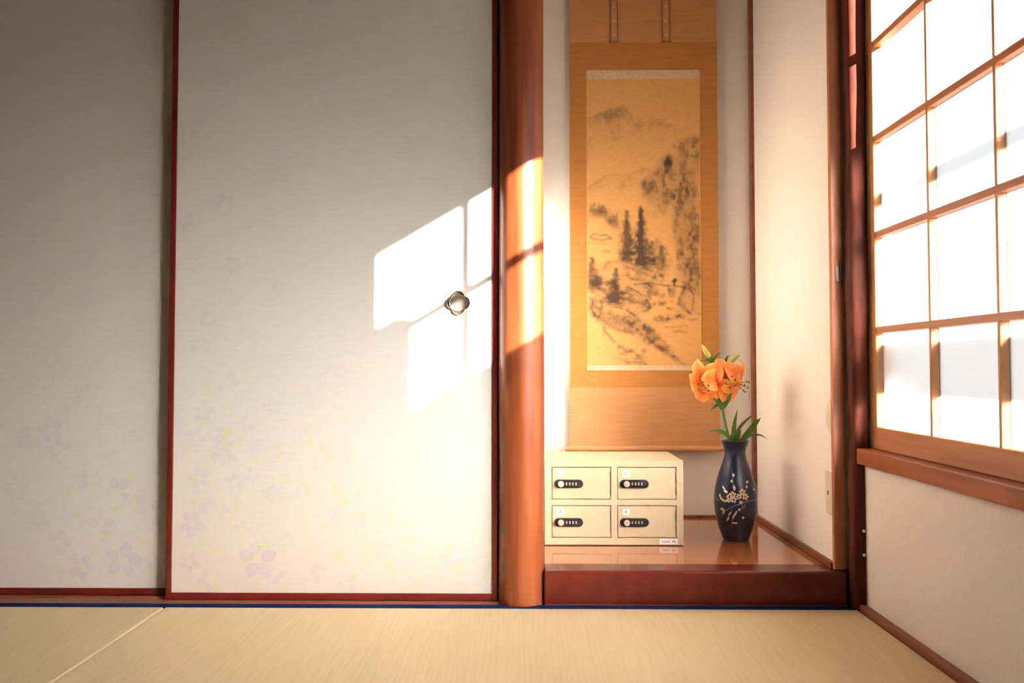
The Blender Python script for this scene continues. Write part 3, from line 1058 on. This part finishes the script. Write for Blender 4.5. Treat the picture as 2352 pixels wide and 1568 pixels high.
# rocky slope under the trees
sl = blur(inpoly([(4, 428), (30, 445), (80, 430), (110, 436), (140, 448), (163, 470), (165, 492), (150, 527), (147, 555), (112, 562), (150, 590), (172, 612),
                  (212, 662), (235, 690), (170, 645), (125, 608), (71, 597), (29, 575), (8, 555), (4, 545)]).astype(float), 8)
put(sl * (0.13 + 0.36 * th * t1))
tree(12, 428, 500, 15, 0.62, 11)
tree(24, 456, 505, 22, 0.40, 12)
tree(68, 455, 540, 17, 0.78, 13)
tree(60, 478, 532, 26, 0.42, 14)
soft(20, 490, 26, 14, 0.46, 0.4 + 0.6 * th)
soft(66, 518, 24, 20, 0.50, 0.4 + 0.6 * th)
soft(100, 530, 26, 14, 0.36, 0.3 + 0.7 * th)
for pts in ([(82, 436), (110, 440), (135, 452), (150, 464)], [(85, 450), (112, 460), (140, 472), (160, 478)], [(96, 500), (120, 512), (140, 530), (150, 545)],
            [(60, 545), (90, 550), (112, 566)], [(30, 528), (36, 545), (30, 565)], [(100, 480), (130, 486), (150, 500)], [(14, 530), (10, 550), (20, 566)]):
    stroke(pts, 2.4, 0.55, 0.3 + 0.7 * t2)
stroke([(4, 546), (12, 560), (29, 575), (50, 588), (71, 597), (100, 604), (125, 609)], 6, 0.45, 0.4 + 0.6 * t1)
stroke([(125, 606), (142, 620), (158, 630), (185, 650), (212, 664), (230, 682)], 5, 0.42, 0.3 + 0.7 * th)
for cx, cy, rx, ry, v_ in ((98, 582, 14, 12, .66), (134, 592, 22, 11, .72), (148, 604, 16, 9, .66), (140, 622, 20, 11, .62), (74, 572, 18, 12, .42), (130, 534, 14, 9, .55),
                           (142, 550, 10, 8, .58), (24, 556, 14, 14, .38), (172, 640, 20, 7, .4), (115, 560, 20, 8, .35), (160, 616, 10, 6, .5), (150, 512, 10, 12, .5),
                           (162, 512, 8, 10, .55), (48, 570, 20, 12, .36), (110, 600, 26, 8, .4)):
    soft(cx, cy, rx, ry, v_, 0.3 + 0.7 * t2)
# stream, rocks, bridge and walker
for cx, cy, rx, ry, v_ in ((172, 538, 11, 6, .75), (181, 573, 18, 10, .72), (217, 567, 11, 5.5, .74), (193, 549, 7, 3.5, .65), (197, 512, 9, 9, .68), (164, 611, 10, 5, .6),
                           (158, 541, 4, 3, .5), (222, 590, 9, 2.8, .45), (218, 602, 14, 3.2, .36), (190, 592, 16, 2, .3), (176, 520, 6, 6, .5), (246, 574, 14, 3, .4),
                           (200, 532, 5, 2.4, .5), (212, 556, 6, 2, .4), (192, 502, 4, 7, .5), (205, 505, 4, 6, .45)):
    soft(cx, cy, rx, ry, v_, 0.5 + 0.5 * t2, 0.9)
stroke([(112, 493), (140, 491), (170, 494), (200, 497), (226, 499)], 1.6, 0.6)
stroke([(206, 484), (206, 496)], 2.6, 0.85)
soft(206, 486, 6.5, 3.5, 0.85)
rb = blur(inpoly([(224, 500), (214, 535), (240, 560), (266, 566), (266, 470), (240, 485)]).astype(float), 6)
put(rb * (0.10 + 0.36 * ts * t1))
stroke([(226, 500), (220, 520), (213, 538), (226, 550), (242, 560)], 3.6, 0.70, 0.4 + 0.6 * t2)
stroke([(228, 502), (240, 505), (250, 520), (246, 552)], 2.6, 0.52, 0.4 + 0.6 * t2)
soft(234, 525, 10, 18, .4, ts)
# lower bank
stroke([(38, 590), (44, 604), (60, 622), (80, 640), (96, 648), (113, 652), (124, 664), (140, 680)], 3.6, 0.50, 0.2 + 0.8 * t2)
for cx, cy, rx, ry, v_ in ((78, 638, 10, 5, .62), (100, 646, 9, 5, .62), (118, 660, 10, 7, .5), (130, 672, 10, 7, .55), (132, 646, 8, 6, .4), (85, 662, 20, 6, .24), (36, 604, 5, 8, .26)):
    soft(cx, cy, rx, ry, v_, 0.3 + 0.7 * t2)
lb = blur(inpoly([(60, 622), (90, 640), (125, 648), (165, 690), (110, 690), (80, 668)]).astype(float), 12)
put(lb * 0.42 * th * t1)
INK = np.clip(blur(INK, 1) * 1.12, 0, 0.93)
INK *= np.clip((683 - V) / 8, 0, 1) * np.clip(U / 3, 0, 1) * np.clip((267 - U) / 3, 0, 1)
print_grid('painting', PX0, PX1, PZ0 + 0.018, PZ1 - 0.034, SY - 0.0016, np.stack([INK] * 3, -1), 'painted_silk', sc)

# ------------------------------------------------------------------ four-door locker
LX0, LX1, LY0, LZ0, LZ1 = 0.070, 0.512, 0.393, 0.0965, 0.364
lk = tag(empty('locker', ((LX0 + LX1) / 2, 0.53, 0.0938)), 'cream steel box of four small numbered lockers beside the pillar', 'locker')
DX = [(0.0918, 0.2822), (0.3012, 0.4908)]
DZ = [(0.2400, 0.3440), (0.1185, 0.2222)]
w = MB()
w.box(LX0, LX1, LY0 + 0.012, 0.683, LZ0, LZ1)
w.box(LX0, LX1, LY0, LY0 + 0.012, DZ[0][1], LZ1)
w.box(LX0, LX1, LY0, LY0 + 0.012, LZ0, DZ[1][0])
w.box(DX[0][0], DX[1][1], LY0, LY0 + 0.012, DZ[1][1], DZ[0][0])
w.box(LX0, DX[0][0], LY0, LY0 + 0.012, DZ[1][0], DZ[0][1])
w.box(DX[1][1], LX1, LY0, LY0 + 0.012, DZ[1][0], DZ[0][1])
w.box(DX[0][1], DX[1][0], LY0, LY0 + 0.012, DZ[1][0], DZ[1][1])
w.box(DX[0][1], DX[1][0], LY0, LY0 + 0.012, DZ[0][0], DZ[0][1])
w.build('body', 'locker_paint', lk)
for (fx, fy) in ((LX0 + 0.02, LY0 + 0.03), (LX1 - 0.02, LY0 + 0.03), (LX0 + 0.02, 0.66), (LX1 - 0.02, 0.66)):
    MB().lathe([(0.011, 0.0938), (0.011, LZ0)], fx, fy, 16).build('foot', 'black_plastic', lk)


def textmesh(s, size, x, y, z, mat, parent, name):
    cu = bpy.data.curves.new('t', 'FONT')
    cu.body = s
    cu.size = size
    cu.extrude = 0.0001
    cu.align_x = 'CENTER'
    cu.align_y = 'CENTER'
    cu.resolution_u = 3
    to = bpy.data.objects.new('t', cu)
    COL.objects.link(to)
    dg = bpy.context.evaluated_depsgraph_get()
    me = bpy.data.meshes.new_from_object(to.evaluated_get(dg))
    bpy.data.objects.remove(to)
    me.name = name
    me.transform(Matrix.Rotation(R(90), 4, 'X'))
    me.materials.clear()
    me.materials.append(MATS[mat])
    o = bpy.data.objects.new(name, me)
    return reg(o, (x, y, z), parent)


num = 0
for r0, (z0, z1) in enumerate(DZ):
    for (x0, x1) in DX:
        num += 1
        g = 0.0022
        d = MB().box(x0 + g, x1 - 0.0045, LY0 + 0.0015, LY0 + 0.0115, z0 + g, z1 - g * 1.4).build('door', 'locker_paint', lk, bevel=0.0007)
        yf = LY0 + 0.0015
        # hinge knuckles on the right side
        for hz_ in (z0 + 0.008, (z0 + z1) / 2 - 0.005, z1 - 0.010):
            box('hinge', x1 - 0.0046, x1 - 0.0012, LY0 + 0.001, LY0 + 0.005, hz_ - 0.006, hz_ + 0.006, 'locker_paint', d)
        # pill-shaped combination lock
        lx0, lx1 = x0 + 0.0088, x0 + 0.1000
        lz = z0 + 0.0505 if r0 == 0 else z0 + 0.0495
        rr = 0.0130
        w = MB()
        ring = []
        for k in range(33):
            a = math.pi / 2 + math.pi * k / 32
            ring.append((lx0 + rr + rr * math.cos(a), lz + rr * math.sin(a)))
        for k in range(33):
            a = -math.pi / 2 + math.pi * k / 32
            ring.append((lx1 - rr + rr * math.cos(a), lz + rr * math.sin(a)))
        n_ = len(ring)
        cx_ = (lx0 + lx1) / 2
        vv, ff = [], []
        for yy, s in ((yf, 1.0), (yf - 0.007, 1.0), (yf - 0.0095, 0.0022)):
            for (px, pz) in ring:
                if s == 1.0:
                    vv.append((px, yy, pz))
                else:
                    q = Vector((px - max(lx0 + rr, min(lx1 - rr, px)), pz - lz))
                    q = q * (1 - 0.0025 / rr)
                    vv.append((max(lx0 + rr, min(lx1 - rr, px)) + q.x, yy, lz + q.y))
        for i in range(2):
            for k in range(n_):
                k2 = (k + 1) % n_
                ff.append((i * n_ + k, i * n_ + k2, (i + 1) * n_ + k2, (i + 1) * n_ + k))
        ff.append(tuple(2 * n_ + k for k in range(n_)))
        w.add(vv, ff)
        w.build('lock_body', 'black_plastic', d, smooth=True)
        kx = lx0 + 0.0205
        w = MB()
        w.lathe([(0.0098, yf - 0.009), (0.0098, yf - 0.015), (0.0082, yf - 0.0175), (0.0005, yf - 0.018)], kx, 0, 32, 'y', lz)
        w.box(kx - 0.0022, kx + 0.0022, yf - 0.0205, yf - 0.017, lz - 0.008, lz + 0.008)
        w.build('lock_knob', 'silver', d, smooth=True)
        for k in range(4):
            dx_ = lx0 + 0.0385 + k * 0.0101
            box('digit_dial', dx_ - 0.0022, dx_ + 0.0022, yf - 0.0104, yf - 0.009, lz - 0.0040, lz + 0.0048, 'dial_grey', d, bevel=0.0006)
        nx_ = x0 + 0.0285
        nz_ = z1 - 0.0215
        box('number_plate', nx_ - 0.0120, nx_ + 0.0120, yf - 0.0008, yf, nz_ - 0.0098, nz_ + 0.0098, 'label_white', d, bevel=0.0002)
        textmesh(str(num), 0.0150, nx_ - 0.002, yf - 0.0010, nz_, 'label_ink', d, 'number')
lb_ = box('name_sticker', 0.4355, 0.4935, LY0 - 0.0006, LY0, 0.0985, 0.1160, 'label_white', lk)
for (a, c, zz0, zz1, mm) in ((0.4435, 0.4475, .1035, .1090, 'label_faint_ink'), (0.4490, 0.4535, .1035, .1100, 'label_faint_ink'),
                             (0.4550, 0.4590, .1040, .1095, 'label_faint_ink'), (0.4605, 0.4660, .1040, .1100, 'label_faint_ink'),
                             (0.4690, 0.4730, .1060, .1070, 'label_faint_ink'), (0.4755, 0.4800, .1035, .1110, 'label_faint_ink'),
                             (0.4812, 0.4860, .1035, .1110, 'label_faint_ink')):
    box('sticker_mark', a, c, LY0 - 0.0009, LY0 - 0.0006, zz0, zz1, mm, lb_)

# ------------------------------------------------------------------ vase
VX, VY, VZ, VH = 0.703, 0.492, 0.0938, 0.3255
vp = [(0.0, 0.0405), (0.012, 0.0425), (0.03, 0.0455), (0.06, 0.0480), (0.13, 0.0565), (0.25, 0.0655), (0.33, 0.0690), (0.38, 0.0698), (0.45, 0.0692), (0.52, 0.0665),
      (0.58, 0.0622), (0.675, 0.0535), (0.75, 0.0450), (0.81, 0.0375), (0.855, 0.0337), (0.885, 0.0332), (0.92, 0.0352), (0.96, 0.0400),
      (0.985, 0.0440), (1.0, 0.0452)]


def vrad(t):
    a = np.array(vp)
    # smooth interpolation
    return float(np.interp(t, a[:, 0], a[:, 1]))


tt_ = np.linspace(0, 1, 70)
rad_ = np.interp(tt_, [p[0] for p in vp], [p[1] for p in vp])
for _ in range(3):
    rad_[1:-1] = (rad_[:-2] + 2 * rad_[1:-1] + rad_[2:]) / 4
prof = [(0.0005, VZ), (rad_[0] - 0.002, VZ)] + [(rad_[i], VZ + VH * tt_[i]) for i in range(70)]
prof += [(rad_[-1] - 0.002, VZ + VH + 0.001), (rad_[-1] - 0.004, VZ + VH - 0.001)]
prof += [(max(0.02, rad_[i] - 0.0045), VZ + VH * tt_[i]) for i in range(66, 40, -2)] + [(0.0005, VZ + VH * 0.55)]
vase = tag(empty('flower_vase', (VX, VY, VZ)), 'dark navy blue vase with a cream blossom branch, holding orange lilies', 'vase')
MB().lathe(prof, VX, VY, 72).build('body', 'vase_glaze', vase, smooth=True)
tow = Vector((0 - VX, -2.262 - VY, 0)).normalized()
rgt = Vector((-tow.y, tow.x, 0))


def vpt(zx, zy, off=0.0007):
    """front-surface point from a flat drawing, 1290 units tall, centred at 505"""
    t = (1470 - zy) / 1290.0
    z = VZ + VH * t
    r = float(np.interp(t, tt_, rad_))
    sx = max(-0.985, min(0.985, (zx - 505) / 1290.0 * VH / r))
    th_ = math.asin(sx)
    return Vector((VX, VY, z)) + (rgt * math.sin(th_) + tow * math.cos(th_)) * (r + off)


def vblob(w, zx, zy, rx, ry=None, ang=0.0, seg=10):
    ry = ry or rx
    c, s = math.cos(ang), math.sin(ang)
    vv = [vpt(zx, zy, 0.0014)]
    for k in range(seg):
        a = 2 * math.pi * k / seg
        dx, dz = rx * math.cos(a), ry * math.sin(a)
        vv.append(vpt(zx + dx * c - dz * s, zy + dx * s + dz * c, 0.0002))
    w.add(vv, [(0, 1 + k, 1 + (k + 1) % seg) for k in range(seg)])


def vstroke(w, pts, wd):
    P = []
    for (ax, ay), (bx, by) in zip(pts[:-1], pts[1:]):
        for q in range(6):
            P.append((ax + (bx - ax) * q / 6, ay + (by - ay) * q / 6))
    P.append(pts[-1])
    w.tube([vpt(x, y, 0.0) for x, y in P], [wd * (0.5 + 0.5 * math.sin(math.pi * (i + .5) / len(P))) for i in range(len(P))], 6)


w = MB()
for (x, y, r0) in ((480, 605, 17), (460, 680, 17), (652, 690, 14), (645, 750, 14), (735, 790, 13), (598, 1138, 16), (550, 1035, 16)):
    vblob(w, x, y, r0, r0 * 1.15)
for (x, y, a, l_, q) in ((490, 760, 1.4, 36, 17), (360, 775, 0.9, 32, 12), (385, 815, 0.5, 30, 18), (315, 885, 1.3, 34, 14), (345, 925, 0.6, 36, 16),
                         (395, 930, -0.4, 34, 16), (505, 1085, -1.1, 42, 13), (480, 1125, -1.2, 38, 13), (490, 1212, 0.05, 38, 12), (410, 1160, -1.2, 36, 11),
                         (435, 1090, -1.0, 34, 11), (345, 1050, 0.5, 32, 22), (355, 1090, -0.8, 26, 12), (410, 870, -0.9, 28, 13)):
    vblob(w, x, y, l_, q, a)
for cx, cy, rr in ((470, 850, 38), (590, 812, 36), (482, 910, 38), (548, 868, 32), (628, 872, 36), (425, 918, 30), (570, 942, 20)):
    for k in range(5):
        a = k * 1.2566 + cx * 0.01
        vblob(w, cx + rr * 0.72 * math.cos(a), cy + rr * 0.72 * math.sin(a), rr * 0.5, rr * 0.42, a, 8)
w.build('blossoms', 'vase_enamel', vase)
w = MB()
for pts, wd in (([(370, 1075), (430, 1020), (500, 980), (570, 960), (640, 930), (700, 922), (765, 935)], 0.0012),
                ([(462, 510), (470, 600), (475, 700), (485, 780)], 0.0008), ([(255, 890), (275, 935), (310, 945)], 0.001),
                ([(655, 690), (635, 770), (600, 830)], 0.0008), ([(575, 960), (600, 1000), (560, 1040)], 0.001), ([(610, 960), (625, 1000), (600, 1030)], 0.0009),
                ([(370, 1085), (340, 1130), (315, 1170)], 0.0008), ([(460, 1040), (425, 1110), (395, 1190)], 0.0009), ([(480, 1110), (460, 1200)], 0.0008),
                ([(700, 730), (725, 780), (745, 820)], 0.0008), ([(450, 1220), (445, 1280)], 0.0006)):
    vstroke(w, pts, wd)
w.build('branch', 'vase_enamel_grey', vase, smooth=True)

# ------------------------------------------------------------------ lilies
MZ = VZ + VH
rimc = Vector((VX, VY, MZ))


def L(px, pz, dy=0.0):
    """offsets in millimetres from the centre of the vase mouth: right, up, towards the room"""
    return rimc + Vector((px / 1000.0, -dy / 1000.0, pz / 1000.0))


lily = tag(empty('orange_lily', (VX, VY, MZ - 0.06)), 'cut orange lilies with buds and green leaves standing in the vase', 'flowers')


def curve_pts(P, n):
    P = [Vector(p) for p in P]
    out = []
    Q = [P[0] * 2 - P[1]] + P + [P[-1] * 2 - P[-2]]
    for i in range(1, len(Q) - 2):
        for k in range(n):
            t = k / n
            a, b_, c_, d_ = Q[i - 1], Q[i], Q[i + 1], Q[i + 2]
            out.append(0.5 * ((2 * b_) + (c_ - a) * t + (2 * a - 5 * b_ + 4 * c_ - d_) * t * t + (-a + 3 * b_ - 3 * c_ + d_) * t ** 3))
    out.append(P[-1])
    return out


def leaf(P, wd, up=(0, -1, 0.3), name='leaf', parent=lily, mat='lily_leaf', fold=0.25):
    C = curve_pts(P, 7)
    n = len(C)
    vv, ff = [], []
    for i, p in enumerate(C):
        t = i / (n - 1)
        T = (C[min(i + 1, n - 1)] - C[max(i - 1, 0)]).normalized()
        S = T.cross(Vector(up)).normalized()
        nn_ = S.cross(T).normalized()
        ww = wd * (0.25 + 0.75 * math.sin(math.pi * min(1, t * 0.9 + 0.12)) ** 0.8) * (1 - t ** 6) + 0.0002
        for j, (s, f_) in enumerate(((-1, fold), (-0.5, fold * 0.35), (0, 0), (0.5, fold * 0.35), (1, fold))):
            vv.append(p + S * (s * ww / 2) + nn_ * (f_ * ww / 2))
    for i in range(n - 1):
        for j in range(4):
            ff.append((i * 5 + j, i * 5 + j + 1, (i + 1) * 5 + j + 1, (i + 1) * 5 + j))
    return MB().add(vv, ff).build(name, mat, parent, smooth=True)


stem_pts = curve_pts([L(-5, -60, 0), L(-20, 0, 4), L(-34, 60, 8), L(-42, 105, 10), L(-46, 140, 6), L(-50, 180, -6), L(-64, 235, -10), L(-82, 262, -8)], 6)
MB().tube(stem_pts, [0.0052 - 0.003 * i / len(stem_pts) for i in range(len(stem_pts))], 10).build('stem', 'lily_stem', lily, smooth=True)


def flower(c, axis, size, roll, back, seed, narrow=1.0):
    """open lily: c is the middle of the bowl, axis points out of it"""
    r = np.random.RandomState(seed)
    A = Vector(axis).normalized()
    e1 = A.orthogonal().normalized()
    e2 = A.cross(e1)
    C0 = c - A * size * 0.62
    st_ = curve_pts([Vector(back), (Vector(back) + C0) / 2 - A * 0.006, C0 + A * size * 0.03], 5)
    fl = MB().tube(st_, [0.0028] * (len(st_) - 2) + [0.004, 0.0058], 10).build('flower', 'lily_stem', lily, smooth=True)
    for k in range(6):
        a = roll + k * math.pi / 3 + r.uniform(-0.08, 0.08)
        e = e1 * math.cos(a) + e2 * math.sin(a)
        side = A.cross(e)
        inner = k % 2
        wd = size * (0.86 if inner else 0.66) * narrow
        ln = size * r.uniform(1.12, 1.30)
        curl = r.uniform(0.85, 1.2)
        shift = A * (0.0012 if inner else -0.0012)
        nr, nc = 15, 7
        vv, ff = [], []
        # walk along a curve whose direction turns from along the axis to outwards and back
        p = C0 + e * (0.06 * size) + shift
        ang = R(28)
        for i in range(nr):
            t = i / (nr - 1)
            ww = wd * (0.16 + 0.84 * math.sin(math.pi * min(1.0, 0.06 + 0.94 * t) ** 1.05) ** 0.85 if t < 0.93 else 0.30 * (1 - t) / 0.07 + 0.02)
            ww = max(ww, 0.0006)
            T = A * math.cos(ang) + e * math.sin(ang)
            Nn = A * -math.sin(ang) + e * math.cos(ang)
            for j in range(nc):
                q = -1 + 2 * j / (nc - 1)
                cup = -0.20 * ww * q * q * (1 - 1.5 * t)
                wave = 0.0022 * q * q * math.sin(t * 11 + k * 1.7 + seed + q)
                ridge = 0.035 * ww * math.exp(-(q * 4) ** 2)
                vv.append(p + side * (q * ww / 2) + Nn * (cup + wave + ridge))
            p = p + T * (ln / (nr - 1))
            ang += R((1.0 + 2.4 * t) * 5.6 * curl)
        for i in range(nr - 1):
            for j in range(nc - 1):
                ff.append((i * nc + j, i * nc + j + 1, (i + 1) * nc + j + 1, (i + 1) * nc + j))
        pt = MB().add(vv, ff).build('petal', 'lily_petal', fl, smooth=True)
        at = pt.data.attributes.new('tone', 'FLOAT', 'POINT')
        at.data.foreach_set('value', [abs(-1 + 2 * (q % nc) / (nc - 1)) * 0.55 + 0.45 * (q // nc) / (nr - 1) for q in range(nr * nc)])
    for k in range(6):
        a = roll + 0.5 + k * math.pi / 3
        e = e1 * math.cos(a) + e2 * math.sin(a)
        q = C0 + A * size * 0.80 + e * size * 0.24
        w = MB().tube(curve_pts([C0 + A * size * 0.1, C0 + A * size * 0.5 + e * size * 0.09, q], 4), 0.0009, 6)
        w.cur = 1
        tdir = A.cross(e).normalized() * 0.6 + A * 0.2
        w.tube([q - tdir * 0.006, q - tdir * 0.003, q, q + tdir * 0.003, q + tdir * 0.006], [0.0008, 0.0019, 0.0022, 0.0019, 0.0008], 7)
        w.build('stamen', ['lily_bud', 'anther'], fl, smooth=True)
    w = MB().tube(curve_pts([C0, C0 + A * size * 0.6, C0 + A * size * 0.92], 4), [0.0014] * 7 + [0.0014, 0.0028], 8)
    w.build('pistil', 'lily_bud', fl, smooth=True)
    return fl


flower(L(-104, 182, 34), (-0.54, -0.74, -0.36), 0.082, 0.35, L(-50, 165, 0), 1)
flower(L(-32, 196, 46), (0.34, -0.85, -0.05), 0.079, 0.10, L(-49, 172, 0), 2, 1.08)
flower(L(22, 184, 14), (0.74, -0.55, -0.30), 0.081, 0.75, L(-46, 160, 0), 3)


def bud(p0, p1, r0, stemfrom):
    p0, p1 = Vector(p0), Vector(p1)
    sp = curve_pts([Vector(stemfrom), (Vector(stemfrom) + p0) / 2 + Vector((0, 0, 0.002)), p0], 4)
    ped = MB().tube(sp, 0.0018, 8).build('bud_stalk', 'lily_stem', lily, smooth=True)
    n = 12
    pts = [p0.lerp(p1, i / (n - 1)) for i in range(n)]
    rads = [r0 * (0.30 + 0.70 * math.sin(math.pi * (i / (n - 1)) ** 0.8) ** 0.8) * (1 if i < n - 1 else 0.25) for i in range(n)]
    MB().tube(pts, rads, 14).build('bud', 'lily_bud', ped, smooth=True)


bud(L(-80, 272, 0), L(-108, 318, 6), 0.0082, L(-72, 246, -8))
bud(L(-22, 256, 4), L(16, 284, 10), 0.0076, L(-50, 185, -8))
leaf([L(-78, 258, -4), L(-90, 268, 2), L(-104, 266, 6), L(-118, 262, 4)], 0.010)
leaf([L(-76, 255, 0), L(-68, 272, 6), L(-58, 284, 6), L(-44, 293, 4)], 0.009)
leaf([L(-74, 252, 4), L(-82, 262, 10), L(-78, 276, 12), L(-72, 288, 10)], 0.010)
leaf([L(-24, 250, 0), L(-30, 262, 6), L(-26, 276, 8), L(-16, 284, 6)], 0.008)
leaf([L(-43, 108, 6), L(-36, 130, 16), L(-26, 148, 22), L(-12, 158, 18)], 0.026)
leaf([L(-44, 108, 8), L(-56, 128, 18), L(-68, 142, 22), L(-66, 160, 14)], 0.022)
leaf([L(-45, 118, 0), L(-60, 118, 12), L(-74, 110, 18), L(-86, 100, 18)], 0.009)
leaf([L(-42, 100, 0), L(-34, 122, -14), L(-20, 136, -26), L(-4, 132, -34)], 0.018)
# leaves rising from the vase mouth
leaf([L(-8, -20, 10), L(-22, 8, 18), L(-44, 28, 26), L(-70, 36, 30), L(-96, 30, 30)], 0.014)
leaf([L(-10, -20, 6), L(-8, 20, 10), L(-4, 60, 10), L(10, 108, 4)], 0.017, up=(0.3, -1, 0))
leaf([L(0, -20, 0), L(6, 20, 4), L(14, 44, 6), L(46, 76, 6), L(70, 86, 2)], 0.010)
leaf([L(6, -20, 10), L(24, 8, 18), L(44, 36, 22), L(66, 62, 20), L(84, 78, 14)], 0.020)
leaf([L(12, -15, 0), L(34, 8, 6), L(58, 20, 10), L(84, 18, 12), L(106, 4, 12)], 0.007)
leaf([L(0, -20, 14), L(2, 6, 20), L(8, 26, 22), L(16, 40, 20)], 0.016)
leaf([L(-12, -18, 12), L(-16, 6, 18), L(-12, 24, 20), L(-8, 38, 20)], 0.013)
